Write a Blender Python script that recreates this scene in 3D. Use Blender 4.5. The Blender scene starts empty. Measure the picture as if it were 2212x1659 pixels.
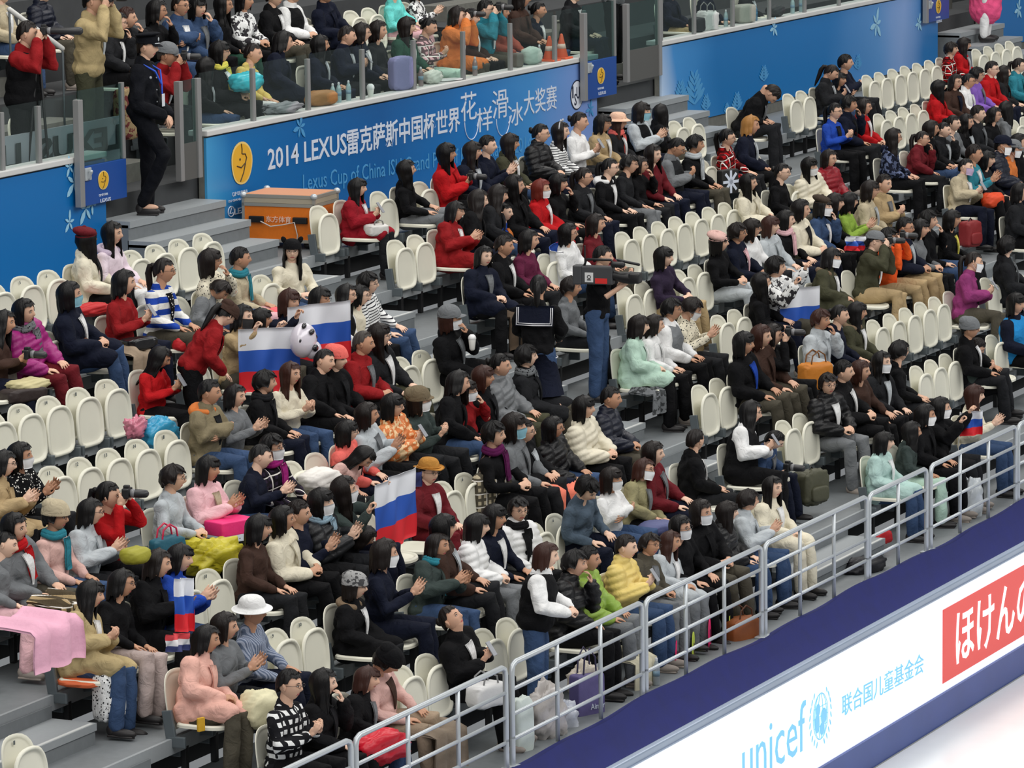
import bpy, bmesh, math, random
import numpy as np
from mathutils import Vector, Matrix
random.seed(7)
SC = bpy.context.scene
COL = SC.collection

# ------------------------------------------------------------------ camera
FPX = 9694.67
YAW, PIT, ROL = math.radians(25.5793), math.radians(9.0239), math.radians(-0.7327)
CAM = np.array([-24.7103, -22.6638, 6.5122])
_d = np.array([math.cos(YAW)*math.cos(PIT), math.sin(YAW)*math.cos(PIT), -math.sin(PIT)])
_r = np.array([math.sin(YAW), -math.cos(YAW), 0.0])
_u = np.cross(_r, _d)
RI = math.cos(ROL)*_r + math.sin(ROL)*_u
UP = -math.sin(ROL)*_r + math.cos(ROL)*_u
cd = bpy.data.cameras.new('camera')
cam = bpy.data.objects.new('camera', cd); COL.objects.link(cam)
cd.sensor_width = 36.0
cd.lens = FPX/2212*36.0
cd.clip_start = 0.5; cd.clip_end = 300
cam.matrix_world = Matrix(((RI[0], UP[0], -_d[0], CAM[0]), (RI[1], UP[1], -_d[1], CAM[1]),
                           (RI[2], UP[2], -_d[2], CAM[2]), (0, 0, 0, 1)))
SC.camera = cam
SC.view_settings.view_transform = 'Standard'
SC.view_settings.look = 'None'
SC.view_settings.gamma = 1.0
SC.view_settings.use_curve_mapping = False
SC.view_settings.exposure = -0.1

# ------------------------------------------------------------------ light
w = bpy.data.worlds.new('hall'); SC.world = w; w.use_nodes = True
w.node_tree.nodes['Background'].inputs[0].default_value = (0.93, 0.97, 1.0, 1)
w.node_tree.nodes['Background'].inputs[1].default_value = 0.25
def area(name, loc, tgt, sx, sy, power, col=(1, 1, 1)):
    l = bpy.data.lights.new(name, 'AREA'); l.shape = 'RECTANGLE'; l.size = sx; l.size_y = sy
    l.energy = power; l.color = col
    o = bpy.data.objects.new(name, l); COL.objects.link(o)
    o.location = loc
    o.rotation_euler = (Vector(tgt)-Vector(loc)).to_track_quat('-Z', 'Y').to_euler()
area('rink_lights', (17, -22, 17), (20, -3, -1), 62, 10, 7800, (1.0, 0.98, 0.95))
area('roof_lights', (22, 0, 18), (22, -2, -1), 60, 8, 5700, (1.0, 0.97, 0.92))
area('side_lights', (-16, -10, 14), (14, -3, 0), 8, 20, 1500, (1.0, 0.98, 0.95))

# ------------------------------------------------------------------ geometry frame
RD, RH = 0.8836, 0.34326            # row depth, row rise ; row 0 floor is z = 0, seat back top at y = -r*RD
def ray(u, v): return _d + RI*(u-1106)/FPX - UP*(v-829.5)/FPX
def atY(u, v, Y):
    q = ray(u, v); return CAM + (Y-CAM[1])/q[1]*q
def atZ(u, v, Z):
    q = ray(u, v); return CAM + (Z-CAM[2])/q[2]*q
TILE = {c: ([0, 550, 1100, 1652][i % 4], [0, 410, 820, 1239][i//4]) for i, c in enumerate('ABCDEFGHIJKLMNOP')}
def tp(t, x, y): return TILE[t][0]+x/3.95, TILE[t][1]+y/3.95

# ------------------------------------------------------------------ materials
PAL = dict(k=(9, 9, 12), dk=(27, 28, 31), nv=(14, 19, 36), nb=(9, 11, 18), rd=(172, 18, 24), cs=(134, 18, 32), mr=(98, 24, 32),
 dr=(134, 22, 26), cr=(216, 209, 188), wh=(228, 229, 228), gy=(110, 113, 116), lg=(176, 182, 186), tn=(166, 144, 108),
 kh=(170, 152, 112), tn2=(122, 112, 88), ol=(62, 62, 46), ol2=(140, 134, 100), bl=(30, 66, 158), tl=(44, 122, 138),
 pk=(226, 178, 184), mg=(150, 32, 112), mg2=(132, 52, 104), orr=(206, 118, 60), oc=(226, 88, 34), yl=(216, 206, 92),
 gn=(38, 72, 58), br=(60, 42, 35), pu=(44, 34, 54), bg=(178, 166, 140), dm=(52, 72, 104), mt=(176, 204, 188),
 mt2=(168, 196, 190), co=(222, 104, 96), rs=(150, 76, 62), cy=(110, 214, 208), pc=(238, 186, 160), pl=(222, 206, 216),
 mu=(92, 30, 58), pu2=(128, 92, 178), pp=(206, 168, 160), pk2=(228, 84, 130), pk3=(222, 172, 158), sq=(150, 150, 150),
 dg=(52, 62, 60), dg2=(72, 68, 58), sl=(72, 86, 100), sb=(34, 128, 190), st=(92, 104, 126), fur=(150, 132, 112),
 pg=(176, 160, 156), lb=(140, 166, 182), db=(62, 52, 44), olh=(108, 96, 76), tnh=(176, 124, 56), pu3=(86, 22, 72),
 gnl=(134, 164, 66), yll=(214, 190, 110))
PAL['or'] = PAL['orr']
NAMES = dict(k='black', dk='charcoal', nv='navy', nb='black', rd='bright red', cs='crimson', mr='maroon', dr='dark red', cr='cream',
 wh='white', gy='grey', lg='light grey', tn='tan', kh='khaki', tn2='olive brown', ol='dark olive', ol2='khaki green',
 bl='blue', tl='teal', pk='pale pink', mg='magenta', mg2='purple pink', oc='orange', yl='yellow', gn='dark green',
 br='brown', pu='dark purple', bg='beige', dm='denim blue', mt='mint', mt2='pale mint', co='coral', rs='rust', cy='turquoise',
 pc='peach', pl='pale lilac', mu='plum', pu2='violet', pp='dusty pink', pk2='hot pink', pk3='salmon pink', sq='speckled grey',
 dg='dark green grey', dg2='brown grey', sl='slate blue', sb='sky blue', st='blue grey', fur='fur', pg='pinkish grey',
 lb='pale blue', db='dark brown', olh='olive brown', tnh='tan felt', pu3='purple', gnl='lime green', yll='pale yellow')
NAMES['or'] = 'orange tan'
def lin(c):
    return tuple(((x/255)/12.92 if x/255 <= .04045 else ((x/255+.055)/1.055)**2.4) for x in c)+(1,)
MC = {}
def basic(name, rgb, rough=.6, metal=0, emit=0, alpha=1, spec=.5, bump=0, bscale=30, mott=0):
    if name in MC: return MC[name]
    m = bpy.data.materials.new(name); m.use_nodes = True; MC[name] = m
    nt = m.node_tree; b = nt.nodes['Principled BSDF']
    b.inputs['Base Color'].default_value = lin(rgb); b.inputs['Roughness'].default_value = rough
    b.inputs['Metallic'].default_value = metal; b.inputs['Specular IOR Level'].default_value = spec
    if alpha < 1: b.inputs['Alpha'].default_value = alpha
    if emit:
        b.inputs['Emission Color'].default_value = lin(rgb); b.inputs['Emission Strength'].default_value = emit
    if bump or mott:
        tc = nt.nodes.new('ShaderNodeTexCoord'); n = nt.nodes.new('ShaderNodeTexNoise')
        n.inputs['Scale'].default_value = bscale; n.inputs['Detail'].default_value = 4
        nt.links.new(tc.outputs['Object'], n.inputs['Vector'])
        if bump:
            bp = nt.nodes.new('ShaderNodeBump'); bp.inputs['Strength'].default_value = bump; bp.inputs['Distance'].default_value = .01
            nt.links.new(n.outputs['Fac'], bp.inputs['Height']); nt.links.new(bp.outputs[0], b.inputs['Normal'])
        if mott:
            mx = nt.nodes.new('ShaderNodeMix'); mx.data_type = 'RGBA'
            mx.inputs[6].default_value = lin(tuple(x*(1-mott) for x in rgb)); mx.inputs[7].default_value = lin(tuple(min(255, x*(1+mott)) for x in rgb))
            nt.links.new(n.outputs['Fac'], mx.inputs[0]); nt.links.new(mx.outputs[2], b.inputs['Base Color'])
    return m
def cloth(code, kind='s', pat=''):
    key = 'cloth_%s_%s_%s' % (code, kind, pat)
    if key in MC: return MC[key]
    rgb = PAL[code]
    m = bpy.data.materials.new(key); m.use_nodes = True; MC[key] = m
    nt = m.node_tree; N = nt.nodes; L = nt.links; b = N['Principled BSDF']
    b.inputs['Roughness'].default_value = .45 if kind == 'p' else .85
    b.inputs['Specular IOR Level'].default_value = .35 if kind == 'p' else .18
    b.inputs['Base Color'].default_value = lin(rgb)
    tc = N.new('ShaderNodeTexCoord'); n = N.new('ShaderNodeTexNoise'); n.inputs['Scale'].default_value = 11; n.inputs['Detail'].default_value = 5; n.inputs['Distortion'].default_value = 1.5
    L.new(tc.outputs['Object'], n.inputs['Vector'])
    bp = N.new('ShaderNodeBump'); bp.inputs['Strength'].default_value = .3 if kind == 'p' else .62; bp.inputs['Distance'].default_value = .024
    L.new(n.outputs['Fac'], bp.inputs['Height']); L.new(bp.outputs[0], b.inputs['Normal'])
    def mixc(fac, c1, c2):
        mx = N.new('ShaderNodeMix'); mx.data_type = 'RGBA'
        if isinstance(c1, tuple): mx.inputs[6].default_value = c1
        else: L.new(c1, mx.inputs[6])
        mx.inputs[7].default_value = c2; L.new(fac, mx.inputs[0]); return mx.outputs[2]
    def stripe(axis, freq, duty):
        sp = N.new('ShaderNodeSeparateXYZ'); L.new(tc.outputs['Object'], sp.inputs[0])
        a = N.new('ShaderNodeMath'); a.operation = 'MULTIPLY'; L.new(sp.outputs[axis], a.inputs[0]); a.inputs[1].default_value = freq
        f = N.new('ShaderNodeMath'); f.operation = 'FRACT'; L.new(a.outputs[0], f.inputs[0])
        g = N.new('ShaderNodeMath'); g.operation = 'LESS_THAN'; L.new(f.outputs[0], g.inputs[0]); g.inputs[1].default_value = duty
        return g.outputs[0]
    base = lin(rgb)
    if pat == '=':
        c2 = lin((225, 225, 220)) if code in ('bl',) else lin((150, 158, 176))
        L.new(mixc(stripe(2 if code == 'bl' else 0, 9 if code == 'bl' else 45, .5), base, c2), b.inputs['Base Color'])
    elif pat == '-':
        L.new(mixc(stripe(2, 34, .32), base, lin((40, 40, 48))), b.inputs['Base Color'])
    elif pat == '#':
        dark = lin((24, 24, 28)) if code == 'wh' else lin(tuple(x*.45 for x in rgb))
        c = mixc(stripe(0, 16, .5), base, dark); c = mixc(stripe(2, 16, .45), c, dark)
        if code != 'wh': c = mixc(stripe(2, 8, .08), c, lin((230, 226, 220))); c = mixc(stripe(0, 8, .08), c, lin((230, 226, 220)))
        L.new(c, b.inputs['Base Color'])
    elif pat == '*':
        vo = N.new('ShaderNodeTexVoronoi'); vo.inputs['Scale'].default_value = 42; L.new(tc.outputs['Object'], vo.inputs['Vector'])
        lt = N.new('ShaderNodeMath'); lt.operation = 'LESS_THAN'; lt.inputs[1].default_value = .3; L.new(vo.outputs['Distance'], lt.inputs[0])
        L.new(mixc(lt.outputs[0], base, lin((235, 232, 225)) if sum(rgb) < 300 else lin((30, 30, 34))), b.inputs['Base Color'])
    elif pat == '~':
        n2 = N.new('ShaderNodeTexNoise'); n2.inputs['Scale'].default_value = 20; L.new(tc.outputs['Object'], n2.inputs['Vector'])
        lt = N.new('ShaderNodeMath'); lt.operation = 'GREATER_THAN'; lt.inputs[1].default_value = .53; L.new(n2.outputs['Fac'], lt.inputs[0])
        c2 = {'wh': (60, 58, 62), 'orr': (230, 196, 150), 'nv': (90, 100, 130), 'sq': (70, 70, 72), 'gy': (60, 62, 64)}.get('orr' if code == 'or' else code, (120, 60, 60))
        L.new(mixc(lt.outputs[0], base, lin(c2)), b.inputs['Base Color'])
    else:
        n3 = N.new('ShaderNodeTexNoise'); n3.inputs['Scale'].default_value = 5; L.new(tc.outputs['Object'], n3.inputs['Vector'])
        L.new(mixc(n3.outputs['Fac'], lin(tuple(x*.86 for x in rgb)), lin(tuple(min(255, x*1.14+2) for x in rgb))), b.inputs['Base Color'])
    return m
def hairmat(code):
    rgb = dict(k=(9, 7, 8), d=(22, 15, 13), r=(54, 29, 22), g=(62, 57, 53), y=(158, 112, 58), G=(104, 38, 28))[code]
    key = 'hair_'+code
    if key in MC: return MC[key]
    m = basic(key, rgb, .45, spec=.28, bump=.35, bscale=60); nt = m.node_tree
    n = [x for x in nt.nodes if x.type == 'TEX_NOISE'][0]; tc = [x for x in nt.nodes if x.type == 'TEX_COORD'][0]
    mp = nt.nodes.new('ShaderNodeMapping'); mp.inputs['Scale'].default_value = (2, 2, .12); nt.links.new(tc.outputs['Object'], mp.inputs[0]); nt.links.new(mp.outputs[0], n.inputs['Vector'])
    return m
SKIN = [basic('skin_a', (214, 172, 146), .55, spec=.35), basic('skin_b', (204, 160, 134), .55, spec=.35),
        basic('skin_c', (224, 186, 162), .55, spec=.35), basic('skin_d', (188, 142, 114), .55, spec=.35)]
M_EYE = basic('eye_dark', (22, 16, 16), .3)
M_LIP = basic('lips', (176, 92, 88), .5)
M_SEAT = basic('seat_plastic', (226, 224, 208), .4, spec=.35, mott=.02, bscale=6)
M_SEAT2 = basic('seat_plastic_inner', (214, 213, 200), .5)
M_BRK = basic('bracket_grey', (96, 104, 108), .45, metal=.3)
M_BLK = basic('black_plastic', (22, 22, 24), .45)
M_STEEL = basic('galvanised_steel', (186, 192, 196), .35, metal=.35)
M_POST = basic('post_steel', (146, 146, 146), .4, metal=.3, bump=.1)
M_DECK = basic('deck_grey', (112, 117, 120), .55, bump=.15, bscale=12, mott=.07)
M_EDGE = basic('deck_edge', (146, 151, 154), .5, mott=.03)
M_DARK = basic('under_dark', (14, 15, 17), .8)
M_CONC = basic('concrete', (108, 108, 102), .8, bump=.3, bscale=14, mott=.15)
M_UFL = basic('upper_floor', (58, 60, 62), .8, mott=.15, bscale=4)

# ------------------------------------------------------------------ mesh helpers
def rotx(a): c, s = math.cos(a), math.sin(a); return np.array([[1, 0, 0], [0, c, -s], [0, s, c]])
def roty(a): c, s = math.cos(a), math.sin(a); return np.array([[c, 0, s], [0, 1, 0], [-s, 0, c]])
def rotz(a): c, s = math.cos(a), math.sin(a); return np.array([[c, -s, 0], [s, c, 0], [0, 0, 1]])
I3 = np.eye(3)
class MB:
    def __init__(s): s.v = []; s.f = []; s.m = []; s.n = 0
    def add(s, V, F, mi=0):
        V = np.asarray(V, float); s.v.append(V)
        s.f += [tuple(i+s.n for i in f) for f in F]; s.m += [mi]*len(F); s.n += len(V); return s
    def ell(s, c, r, R=I3, nu=14, nv=9, mi=0):
        V = [(0, 0, 1)]
        for j in range(1, nv):
            t = math.pi*j/nv
            for i in range(nu):
                p = 2*math.pi*i/nu; V.append((math.sin(t)*math.cos(p), math.sin(t)*math.sin(p), math.cos(t)))
        V.append((0, 0, -1)); F = []
        for i in range(nu): F.append((0, 1+i, 1+(i+1) % nu))
        for j in range(nv-2):
            for i in range(nu):
                a = 1+j*nu+i; b = 1+j*nu+(i+1) % nu; F.append((a, a+nu, b+nu, b))
        L = len(V)-1
        for i in range(nu): F.append((L, 1+(nv-2)*nu+(i+1) % nu, 1+(nv-2)*nu+i))
        return s.add((np.array(V)*np.array(r))@np.asarray(R).T+np.array(c), F, mi)
    def tube(s, P, rad, n=10, mi=0, cap=True, sq=1.0):
        P = [np.array(p, float) for p in P]
        if not hasattr(rad, '__len__'): rad = [rad]*len(P)
        rad = list(rad)
        if cap:
            t0 = P[0]-P[1]; t0 /= np.linalg.norm(t0)+1e-9; t1 = P[-1]-P[-2]; t1 /= np.linalg.norm(t1)+1e-9
            P = [P[0]+t0*rad[0]*.8, P[0]+t0*rad[0]*.45]+P+[P[-1]+t1*rad[-1]*.45, P[-1]+t1*rad[-1]*.8]
            rad = [rad[0]*.45, rad[0]*.85]+rad+[rad[-1]*.85, rad[-1]*.45]
        V = []; T = []
        for i in range(len(P)):
            t = P[min(i+1, len(P)-1)]-P[max(i-1, 0)]; T.append(t/(np.linalg.norm(t)+1e-9))
        ref = np.array([0, 0, 1.]) if abs(T[0][2]) < .9 else np.array([1., 0, 0])
        a = np.cross(T[0], ref); a /= np.linalg.norm(a)
        for i in range(len(P)):
            a = a-T[i]*(a@T[i]); a /= np.linalg.norm(a)+1e-9; b = np.cross(T[i], a)
            for k in range(n):
                q = 2*math.pi*k/n; V.append(P[i]+rad[i]*(math.cos(q)*a+sq*math.sin(q)*b))
        F = []
        for i in range(len(P)-1):
            for k in range(n):
                F.append((i*n+k, i*n+(k+1) % n, (i+1)*n+(k+1) % n, (i+1)*n+k))
        F.append(tuple(range(n-1, -1, -1))); F.append(tuple((len(P)-1)*n+k for k in range(n)))
        return s.add(V, F, mi)
    def box(s, c, d, R=I3, mi=0, bev=0):
        x, y, z = np.array(d)/2.
        if bev <= 0:
            V = [(sx*x, sy*y, sz*z) for sx in (-1, 1) for sy in (-1, 1) for sz in (-1, 1)]
            F = [(0, 1, 3, 2), (4, 6, 7, 5), (0, 4, 5, 1), (2, 3, 7, 6), (0, 2, 6, 4), (1, 5, 7, 3)]
            return s.add(np.array(V)@np.asarray(R).T+np.array(c), F, mi)
        b = min(bev, x*.9, y*.9, z*.9)
        bm = bmesh.new(); bmesh.ops.create_cube(bm, size=1)
        for v in bm.verts: v.co = (v.co.x*2*x, v.co.y*2*y, v.co.z*2*z)
        bmesh.ops.bevel(bm, geom=bm.edges[:], offset=b, segments=2, profile=.6, affect='EDGES')
        bm.verts.ensure_lookup_table()
        V = np.array([v.co[:] for v in bm.verts]); F = [tuple(v.index for v in f.verts) for f in bm.faces]; bm.free()
        return s.add(V@np.asarray(R).T+np.array(c), F, mi)
    def grid(s, G, mi=0, closed=False, flip=False):
        G = np.asarray(G, float); a, b = G.shape[:2]; F = []
        for i in range(a-1):
            for j in range(b if closed else b-1):
                k = (j+1) % b; q = (i*b+j, i*b+k, (i+1)*b+k, (i+1)*b+j); F.append(q[::-1] if flip else q)
        return s.add(G.reshape(-1, 3), F, mi)
    def sheet(s, G, th=.004, mif=None):
        G = np.asarray(G, float); a, b = G.shape[:2]
        du = np.gradient(G, axis=0); dv = np.gradient(G, axis=1); nn = np.cross(du, dv); nn /= np.linalg.norm(nn, axis=2, keepdims=True)+1e-9
        V = np.concatenate([(G+nn*th/2).reshape(-1, 3), (G-nn*th/2).reshape(-1, 3)]); N = a*b; F = []; Mi = []
        for i in range(a-1):
            for j in range(b-1):
                q = (i*b+j, (i+1)*b+j, (i+1)*b+j+1, i*b+j+1); F.append(q); F.append(tuple(x+N for x in q[::-1]))
                mi = mif(i/(a-1), j/(b-1)) if mif else 0; Mi += [mi, mi]
        ed = [(i, 0) for i in range(a)]+[(a-1, j) for j in range(1, b)]+[(i, b-1) for i in range(a-2, -1, -1)]+[(0, j) for j in range(b-2, 0, -1)]
        for k in range(len(ed)):
            p = ed[k][0]*b+ed[k][1]; q = ed[(k+1) % len(ed)]; q = q[0]*b+q[1]; F.append((p, q, q+N, p+N)); Mi.append(mif(min(ed[k][0]/(a-1), .999), min(ed[k][1]/(b-1), .999)) if mif else 0)
        s.v.append(V); s.f += [tuple(i+s.n for i in f) for f in F]; s.m += Mi; s.n += len(V); return s
    def mesh(s, name, smooth=True):
        V = np.concatenate(s.v) if s.v else np.zeros((0, 3))
        me = bpy.data.meshes.new(name); me.from_pydata(V.tolist(), [], s.f)
        me.polygons.foreach_set('material_index', s.m)
        me.polygons.foreach_set('use_smooth', [bool(smooth)]*len(s.f)); me.update()
        return me
def mobj(name, me, mats, parent=None):
    o = bpy.data.objects.new(name, me); COL.objects.link(o)
    if not hasattr(mats, '__len__'): mats = [mats]
    if len(me.materials) == 0:
        for m in mats: me.materials.append(m)
    for i, m in enumerate(mats):
        if i < len(me.materials) and me.materials[i] != m:
            o.material_slots[i].link = 'OBJECT'; o.material_slots[i].material = m
    if parent is not None: o.parent = parent
    return o
def obj(name, mb, mats, parent=None, smooth=False): return mobj(name, mb.mesh(name, smooth), mats, parent)
def struct(name, mb, mats, parent=None):
    o = obj(name, mb, mats, parent)
    if parent is None: o['kind'] = 'structure'
    return o
def tag(o, label, cat, group=None):
    o['label'] = label; o['category'] = cat
    if group: o['group'] = group
    return o
def thing(name, label, cat, loc=(0, 0, 0), group=None, rz=0):
    o = bpy.data.objects.new(name, None); COL.objects.link(o); o.empty_display_size = .1
    o.location = loc; o.rotation_euler = (0, 0, rz); return tag(o, label, cat, group)
def text_mesh(body, w, h, depth=.004, bold=0, shear=0):
    c = bpy.data.curves.new('t', 'FONT'); c.body = body; c.extrude = depth/2; c.offset = bold; c.resolution_u = 2; c.shear = shear
    o = bpy.data.objects.new('t', c); COL.objects.link(o); bpy.context.view_layer.update()
    me = bpy.data.meshes.new_from_object(o.evaluated_get(bpy.context.evaluated_depsgraph_get()))
    bpy.data.objects.remove(o); bpy.data.curves.remove(c)
    V = np.array([v.co[:] for v in me.vertices]); F = [tuple(p.vertices) for p in me.polygons]
    bpy.data.meshes.remove(me)
    lo, hi = V.min(0), V.max(0); V[:, 0] = (V[:, 0]-lo[0])/(hi[0]-lo[0])*w; V[:, 1] = (V[:, 1]-lo[1])/(hi[1]-lo[1])*h
    return V, F
def wall_text(mb, body, X, Z, Y, w, h, mi=0, bold=0, shear=0, slope=0):  # lettering standing on a wall facing -Y
    V, F = text_mesh(body, w, h, bold=bold, shear=shear)
    W = np.stack([X+V[:, 0], Y-V[:, 2], Z+V[:, 1]+slope*V[:, 0]], 1); mb.add(W, F, mi)
def ngon(mb, pts, Y, d=.004, mi=0):   # flat printed shape on a wall, pts in (x,z)
    n = len(pts); V = [(p[0], Y-d, p[1]) for p in pts]+[(p[0], Y, p[1]) for p in pts]
    F = [tuple(range(n)), tuple(range(2*n-1, n-1, -1))]+[(i, i+n, (i+1) % n+n, (i+1) % n) for i in range(n)]
    mb.add(V, F, mi)
def oval(cx, cz, rx, rz, n=28, wob=0): return [(cx+rx*(1+wob*math.sin(3*t+.6))*math.cos(t), cz+rz*(1+wob*math.cos(2*t))*math.sin(t)) for t in [2*math.pi*i/n for i in range(n)]]
# ------------------------------------------------------------------ setting : decks, steps, walls
XA, XB = -2.0, 62.0
AISLE = [(2.63, 4.68), (15.25, 17.3), (27.87, 29.92), (40.5, 42.54)]
mb = MB()
for r in range(-1, 8):
    y1 = -r*RD-.12 if r >= 0 else 1.12
    y0 = -(r+1)*RD-.12; z = -r*RH
    if r == 7: y0 = -7.16
    mb.box(((XA+XB)/2, (y0+y1)/2+.02, z-.03), (XB-XA, y1-y0+.04, .06), mi=0)
    mb.box(((XA+XB)/2, y0+.012, z-.062), (XB-XA, .03, .125), mi=1)
struct('floor', mb, [M_DECK, M_EDGE])
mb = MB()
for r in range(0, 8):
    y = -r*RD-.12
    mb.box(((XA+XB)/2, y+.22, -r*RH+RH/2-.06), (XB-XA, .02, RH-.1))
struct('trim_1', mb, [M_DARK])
for (a, b) in AISLE:
    mb = MB()
    for (z, yf, yb, base) in [(.93, .85, 1.3, .343), (.73, .55, .86, .343), (.53, .21, .56, .343), (.343, -.14, .22, 0)]:
        mb.box(((a+b)/2, (yf+yb)/2, (z+base)/2-.02), (b-a, yb-yf, z-base-.04), mi=0)
        mb.box(((a+b)/2, (yf+yb)/2-.01, z-.035), (b-a, yb-yf+.02, .07), mi=1)
    for r in range(0, 8):
        y1 = -r*RD-.10; y0 = -r*RD-.55; z = -r*RH+RH/2
        mb.box(((a+b)/2, (y0+y1)/2, z-.1), (b-a-.02, y1-y0-.02, .15), mi=0)
        mb.box(((a+b)/2, (y0+y1)/2, z-.03), (b-a, y1-y0, .06), mi=1)
        mb.box(((a+b)/2, y0+.02, z+.003), (b-a-.1, .03, .006), mi=2)
        mb.box(((a+b)/2, -r*RD-.13, z-.03), (b-a, .03, RH-.08), mi=0)
    struct('floor', mb, [M_DECK, M_EDGE, basic('anti_slip_strip', (196, 198, 196), .7)])
# upper tier
mb = MB()
for k in range(0, 7):
    z = 1.15+.42*k; y0 = 1.22+.88*k; y1 = y0+.9
    mb.box(((XA+XB)/2, (y0+y1)/2, z-.21), (XB-XA, y1-y0, .42), mi=0)
    for (a, b) in AISLE:
        mb.box(((a+b)/2, y0+.66, z+.1), (b-a-.2, .42, .2), mi=1)
struct('floor', mb, [M_UFL, M_CONC])
mb = MB(); mb.box(((XA+XB)/2, 7.9, 4), (XB-XA, .2, 9)); struct('wall_back', mb, [basic('back_wall', (38, 40, 46), .9)])
mb = MB(); mb.box(((XA+XB)/2, -20, -3.75), (90, 23.9, .2)); 
m_ice = basic('ice', (238, 240, 238), .22, mott=.02, bscale=3)
struct('floor', mb, [m_ice])
# parapet behind the printed banner and its white ledge, split by the aisles
BY = 1.1
segs = [(XA, AISLE[0][0]), (AISLE[0][1], 15.22), (17.36, 27.55), (29.62, 40.2), (42.2, XB)]
ZT = 1.60
def z_at(v, u): return atY(u, v, BY)[2]
mbp = MB(); mbl = MB()
for (a, b) in segs:
    mbp.box(((a+b)/2, BY+.06, (ZT+.343)/2), (b-a, .07, ZT-.343-.005))
    mbl.box(((a+b)/2, BY+.09, ZT+.03), (b-a+.02, .24, .06), bev=.01)
struct('wall_rear', mbp, [M_CONC]); struct('trim_2', mbl, [basic('white_ledge', (206, 206, 204), .5)])
# printed banners
def banner_mat(name, stops, x0, x1):
    m = bpy.data.materials.new(name); m.use_nodes = True; nt = m.node_tree; N = nt.nodes; L = nt.links
    b = N['Principled BSDF']; b.inputs['Roughness'].default_value = .38; b.inputs['Specular IOR Level'].default_value = .4
    tc = N.new('ShaderNodeTexCoord'); sp = N.new('ShaderNodeSeparateXYZ'); L.new(tc.outputs['Object'], sp.inputs[0])
    mr = N.new('ShaderNodeMapRange'); mr.inputs['From Min'].default_value = x0; mr.inputs['From Max'].default_value = x1
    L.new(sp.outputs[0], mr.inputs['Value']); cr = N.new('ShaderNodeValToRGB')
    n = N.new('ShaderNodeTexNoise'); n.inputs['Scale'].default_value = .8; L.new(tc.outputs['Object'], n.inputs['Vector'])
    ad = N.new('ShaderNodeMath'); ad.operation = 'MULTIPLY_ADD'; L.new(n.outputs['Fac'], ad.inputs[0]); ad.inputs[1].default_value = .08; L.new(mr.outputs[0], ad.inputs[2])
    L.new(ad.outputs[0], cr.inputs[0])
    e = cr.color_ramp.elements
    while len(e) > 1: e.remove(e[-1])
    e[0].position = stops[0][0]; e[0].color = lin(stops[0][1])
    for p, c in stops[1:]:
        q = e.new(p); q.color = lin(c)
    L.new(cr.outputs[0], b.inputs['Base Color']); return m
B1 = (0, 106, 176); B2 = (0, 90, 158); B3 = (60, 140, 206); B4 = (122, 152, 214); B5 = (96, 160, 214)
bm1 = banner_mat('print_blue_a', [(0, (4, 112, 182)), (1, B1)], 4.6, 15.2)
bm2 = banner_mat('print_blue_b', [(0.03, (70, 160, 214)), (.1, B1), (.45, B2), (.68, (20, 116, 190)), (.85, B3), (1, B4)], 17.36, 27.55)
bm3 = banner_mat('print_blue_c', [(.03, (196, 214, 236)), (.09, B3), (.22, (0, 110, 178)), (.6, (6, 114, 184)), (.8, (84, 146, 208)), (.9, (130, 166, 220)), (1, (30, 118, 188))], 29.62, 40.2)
M_WHT = basic('print_white', (214, 222, 236), .5); M_PALE = basic('print_pale_blue', (74, 150, 204), .5)
M_PALE2 = basic('print_leaf_blue', (150, 200, 226), .5); M_YEL = basic('print_gold', (222, 172, 44), .5); M_YEL2 = basic('print_gold_rim', (228, 200, 120), .5)
M_INK = basic('print_ink', (60, 44, 20), .6); M_NAVYP = basic('print_navy', (26, 34, 58), .6)
def mkbanner(a, b, mat, zb, label):
    t = thing('banner', label, 'banner', (0, 0, 0))
    mb = MB(); mb.box(((a+b)/2, BY+.008, (zb+ZT-.02)/2), (b-a, .03, ZT-.02-zb)); obj('printed_panel', mb, [mat], t); return t
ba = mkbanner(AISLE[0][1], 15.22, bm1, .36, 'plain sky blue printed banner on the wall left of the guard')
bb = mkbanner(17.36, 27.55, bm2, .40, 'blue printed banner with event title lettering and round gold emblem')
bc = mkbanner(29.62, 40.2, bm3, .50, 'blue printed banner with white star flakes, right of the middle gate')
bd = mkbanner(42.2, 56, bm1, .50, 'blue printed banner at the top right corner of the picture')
BF = BY-.012
def flake(mb, u, v, s, mi=0, k=6, rot=.2, Y=BF):
    c = atY(u, v, Y)
    for i in range(k):
        a = rot+2*math.pi*i/k; L = s*(1 if i % 2 else .72)
        ca, sa = math.cos(a), math.sin(a)
        ngon(mb, [(c[0]+ca*t*L-sa*w_*L, c[2]+sa*t*L+ca*w_*L) for t, w_ in ((.02, .0), (.45, .16), (.8, .12), (1, 0), (.8, -.12), (.45, -.16))], Y, .003+.0006*i, mi)
def frond(mb, u, v, s, mi=0, n=5, Y=BF):
    c = atY(u, v, Y)
    for i in range(n):
        for sg in (-1, 1):
            z = c[2]+s*.42*i/n*1.6; a = math.pi/2-sg*(.75-.08*i); L = s*(.42-.05*i)
            ca, sa = math.cos(a), math.sin(a)
            ngon(mb, [(c[0]+1.9*(ca*t*L-sa*w_*L), z+sa*t*L+ca*w_*L) for t, w_ in ((.0, .04), (.6, .16), (1, .05), (1, -.05), (.6, -.16), (0, -.04))], Y, .003+.0005*i+.0002*sg, mi)
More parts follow.
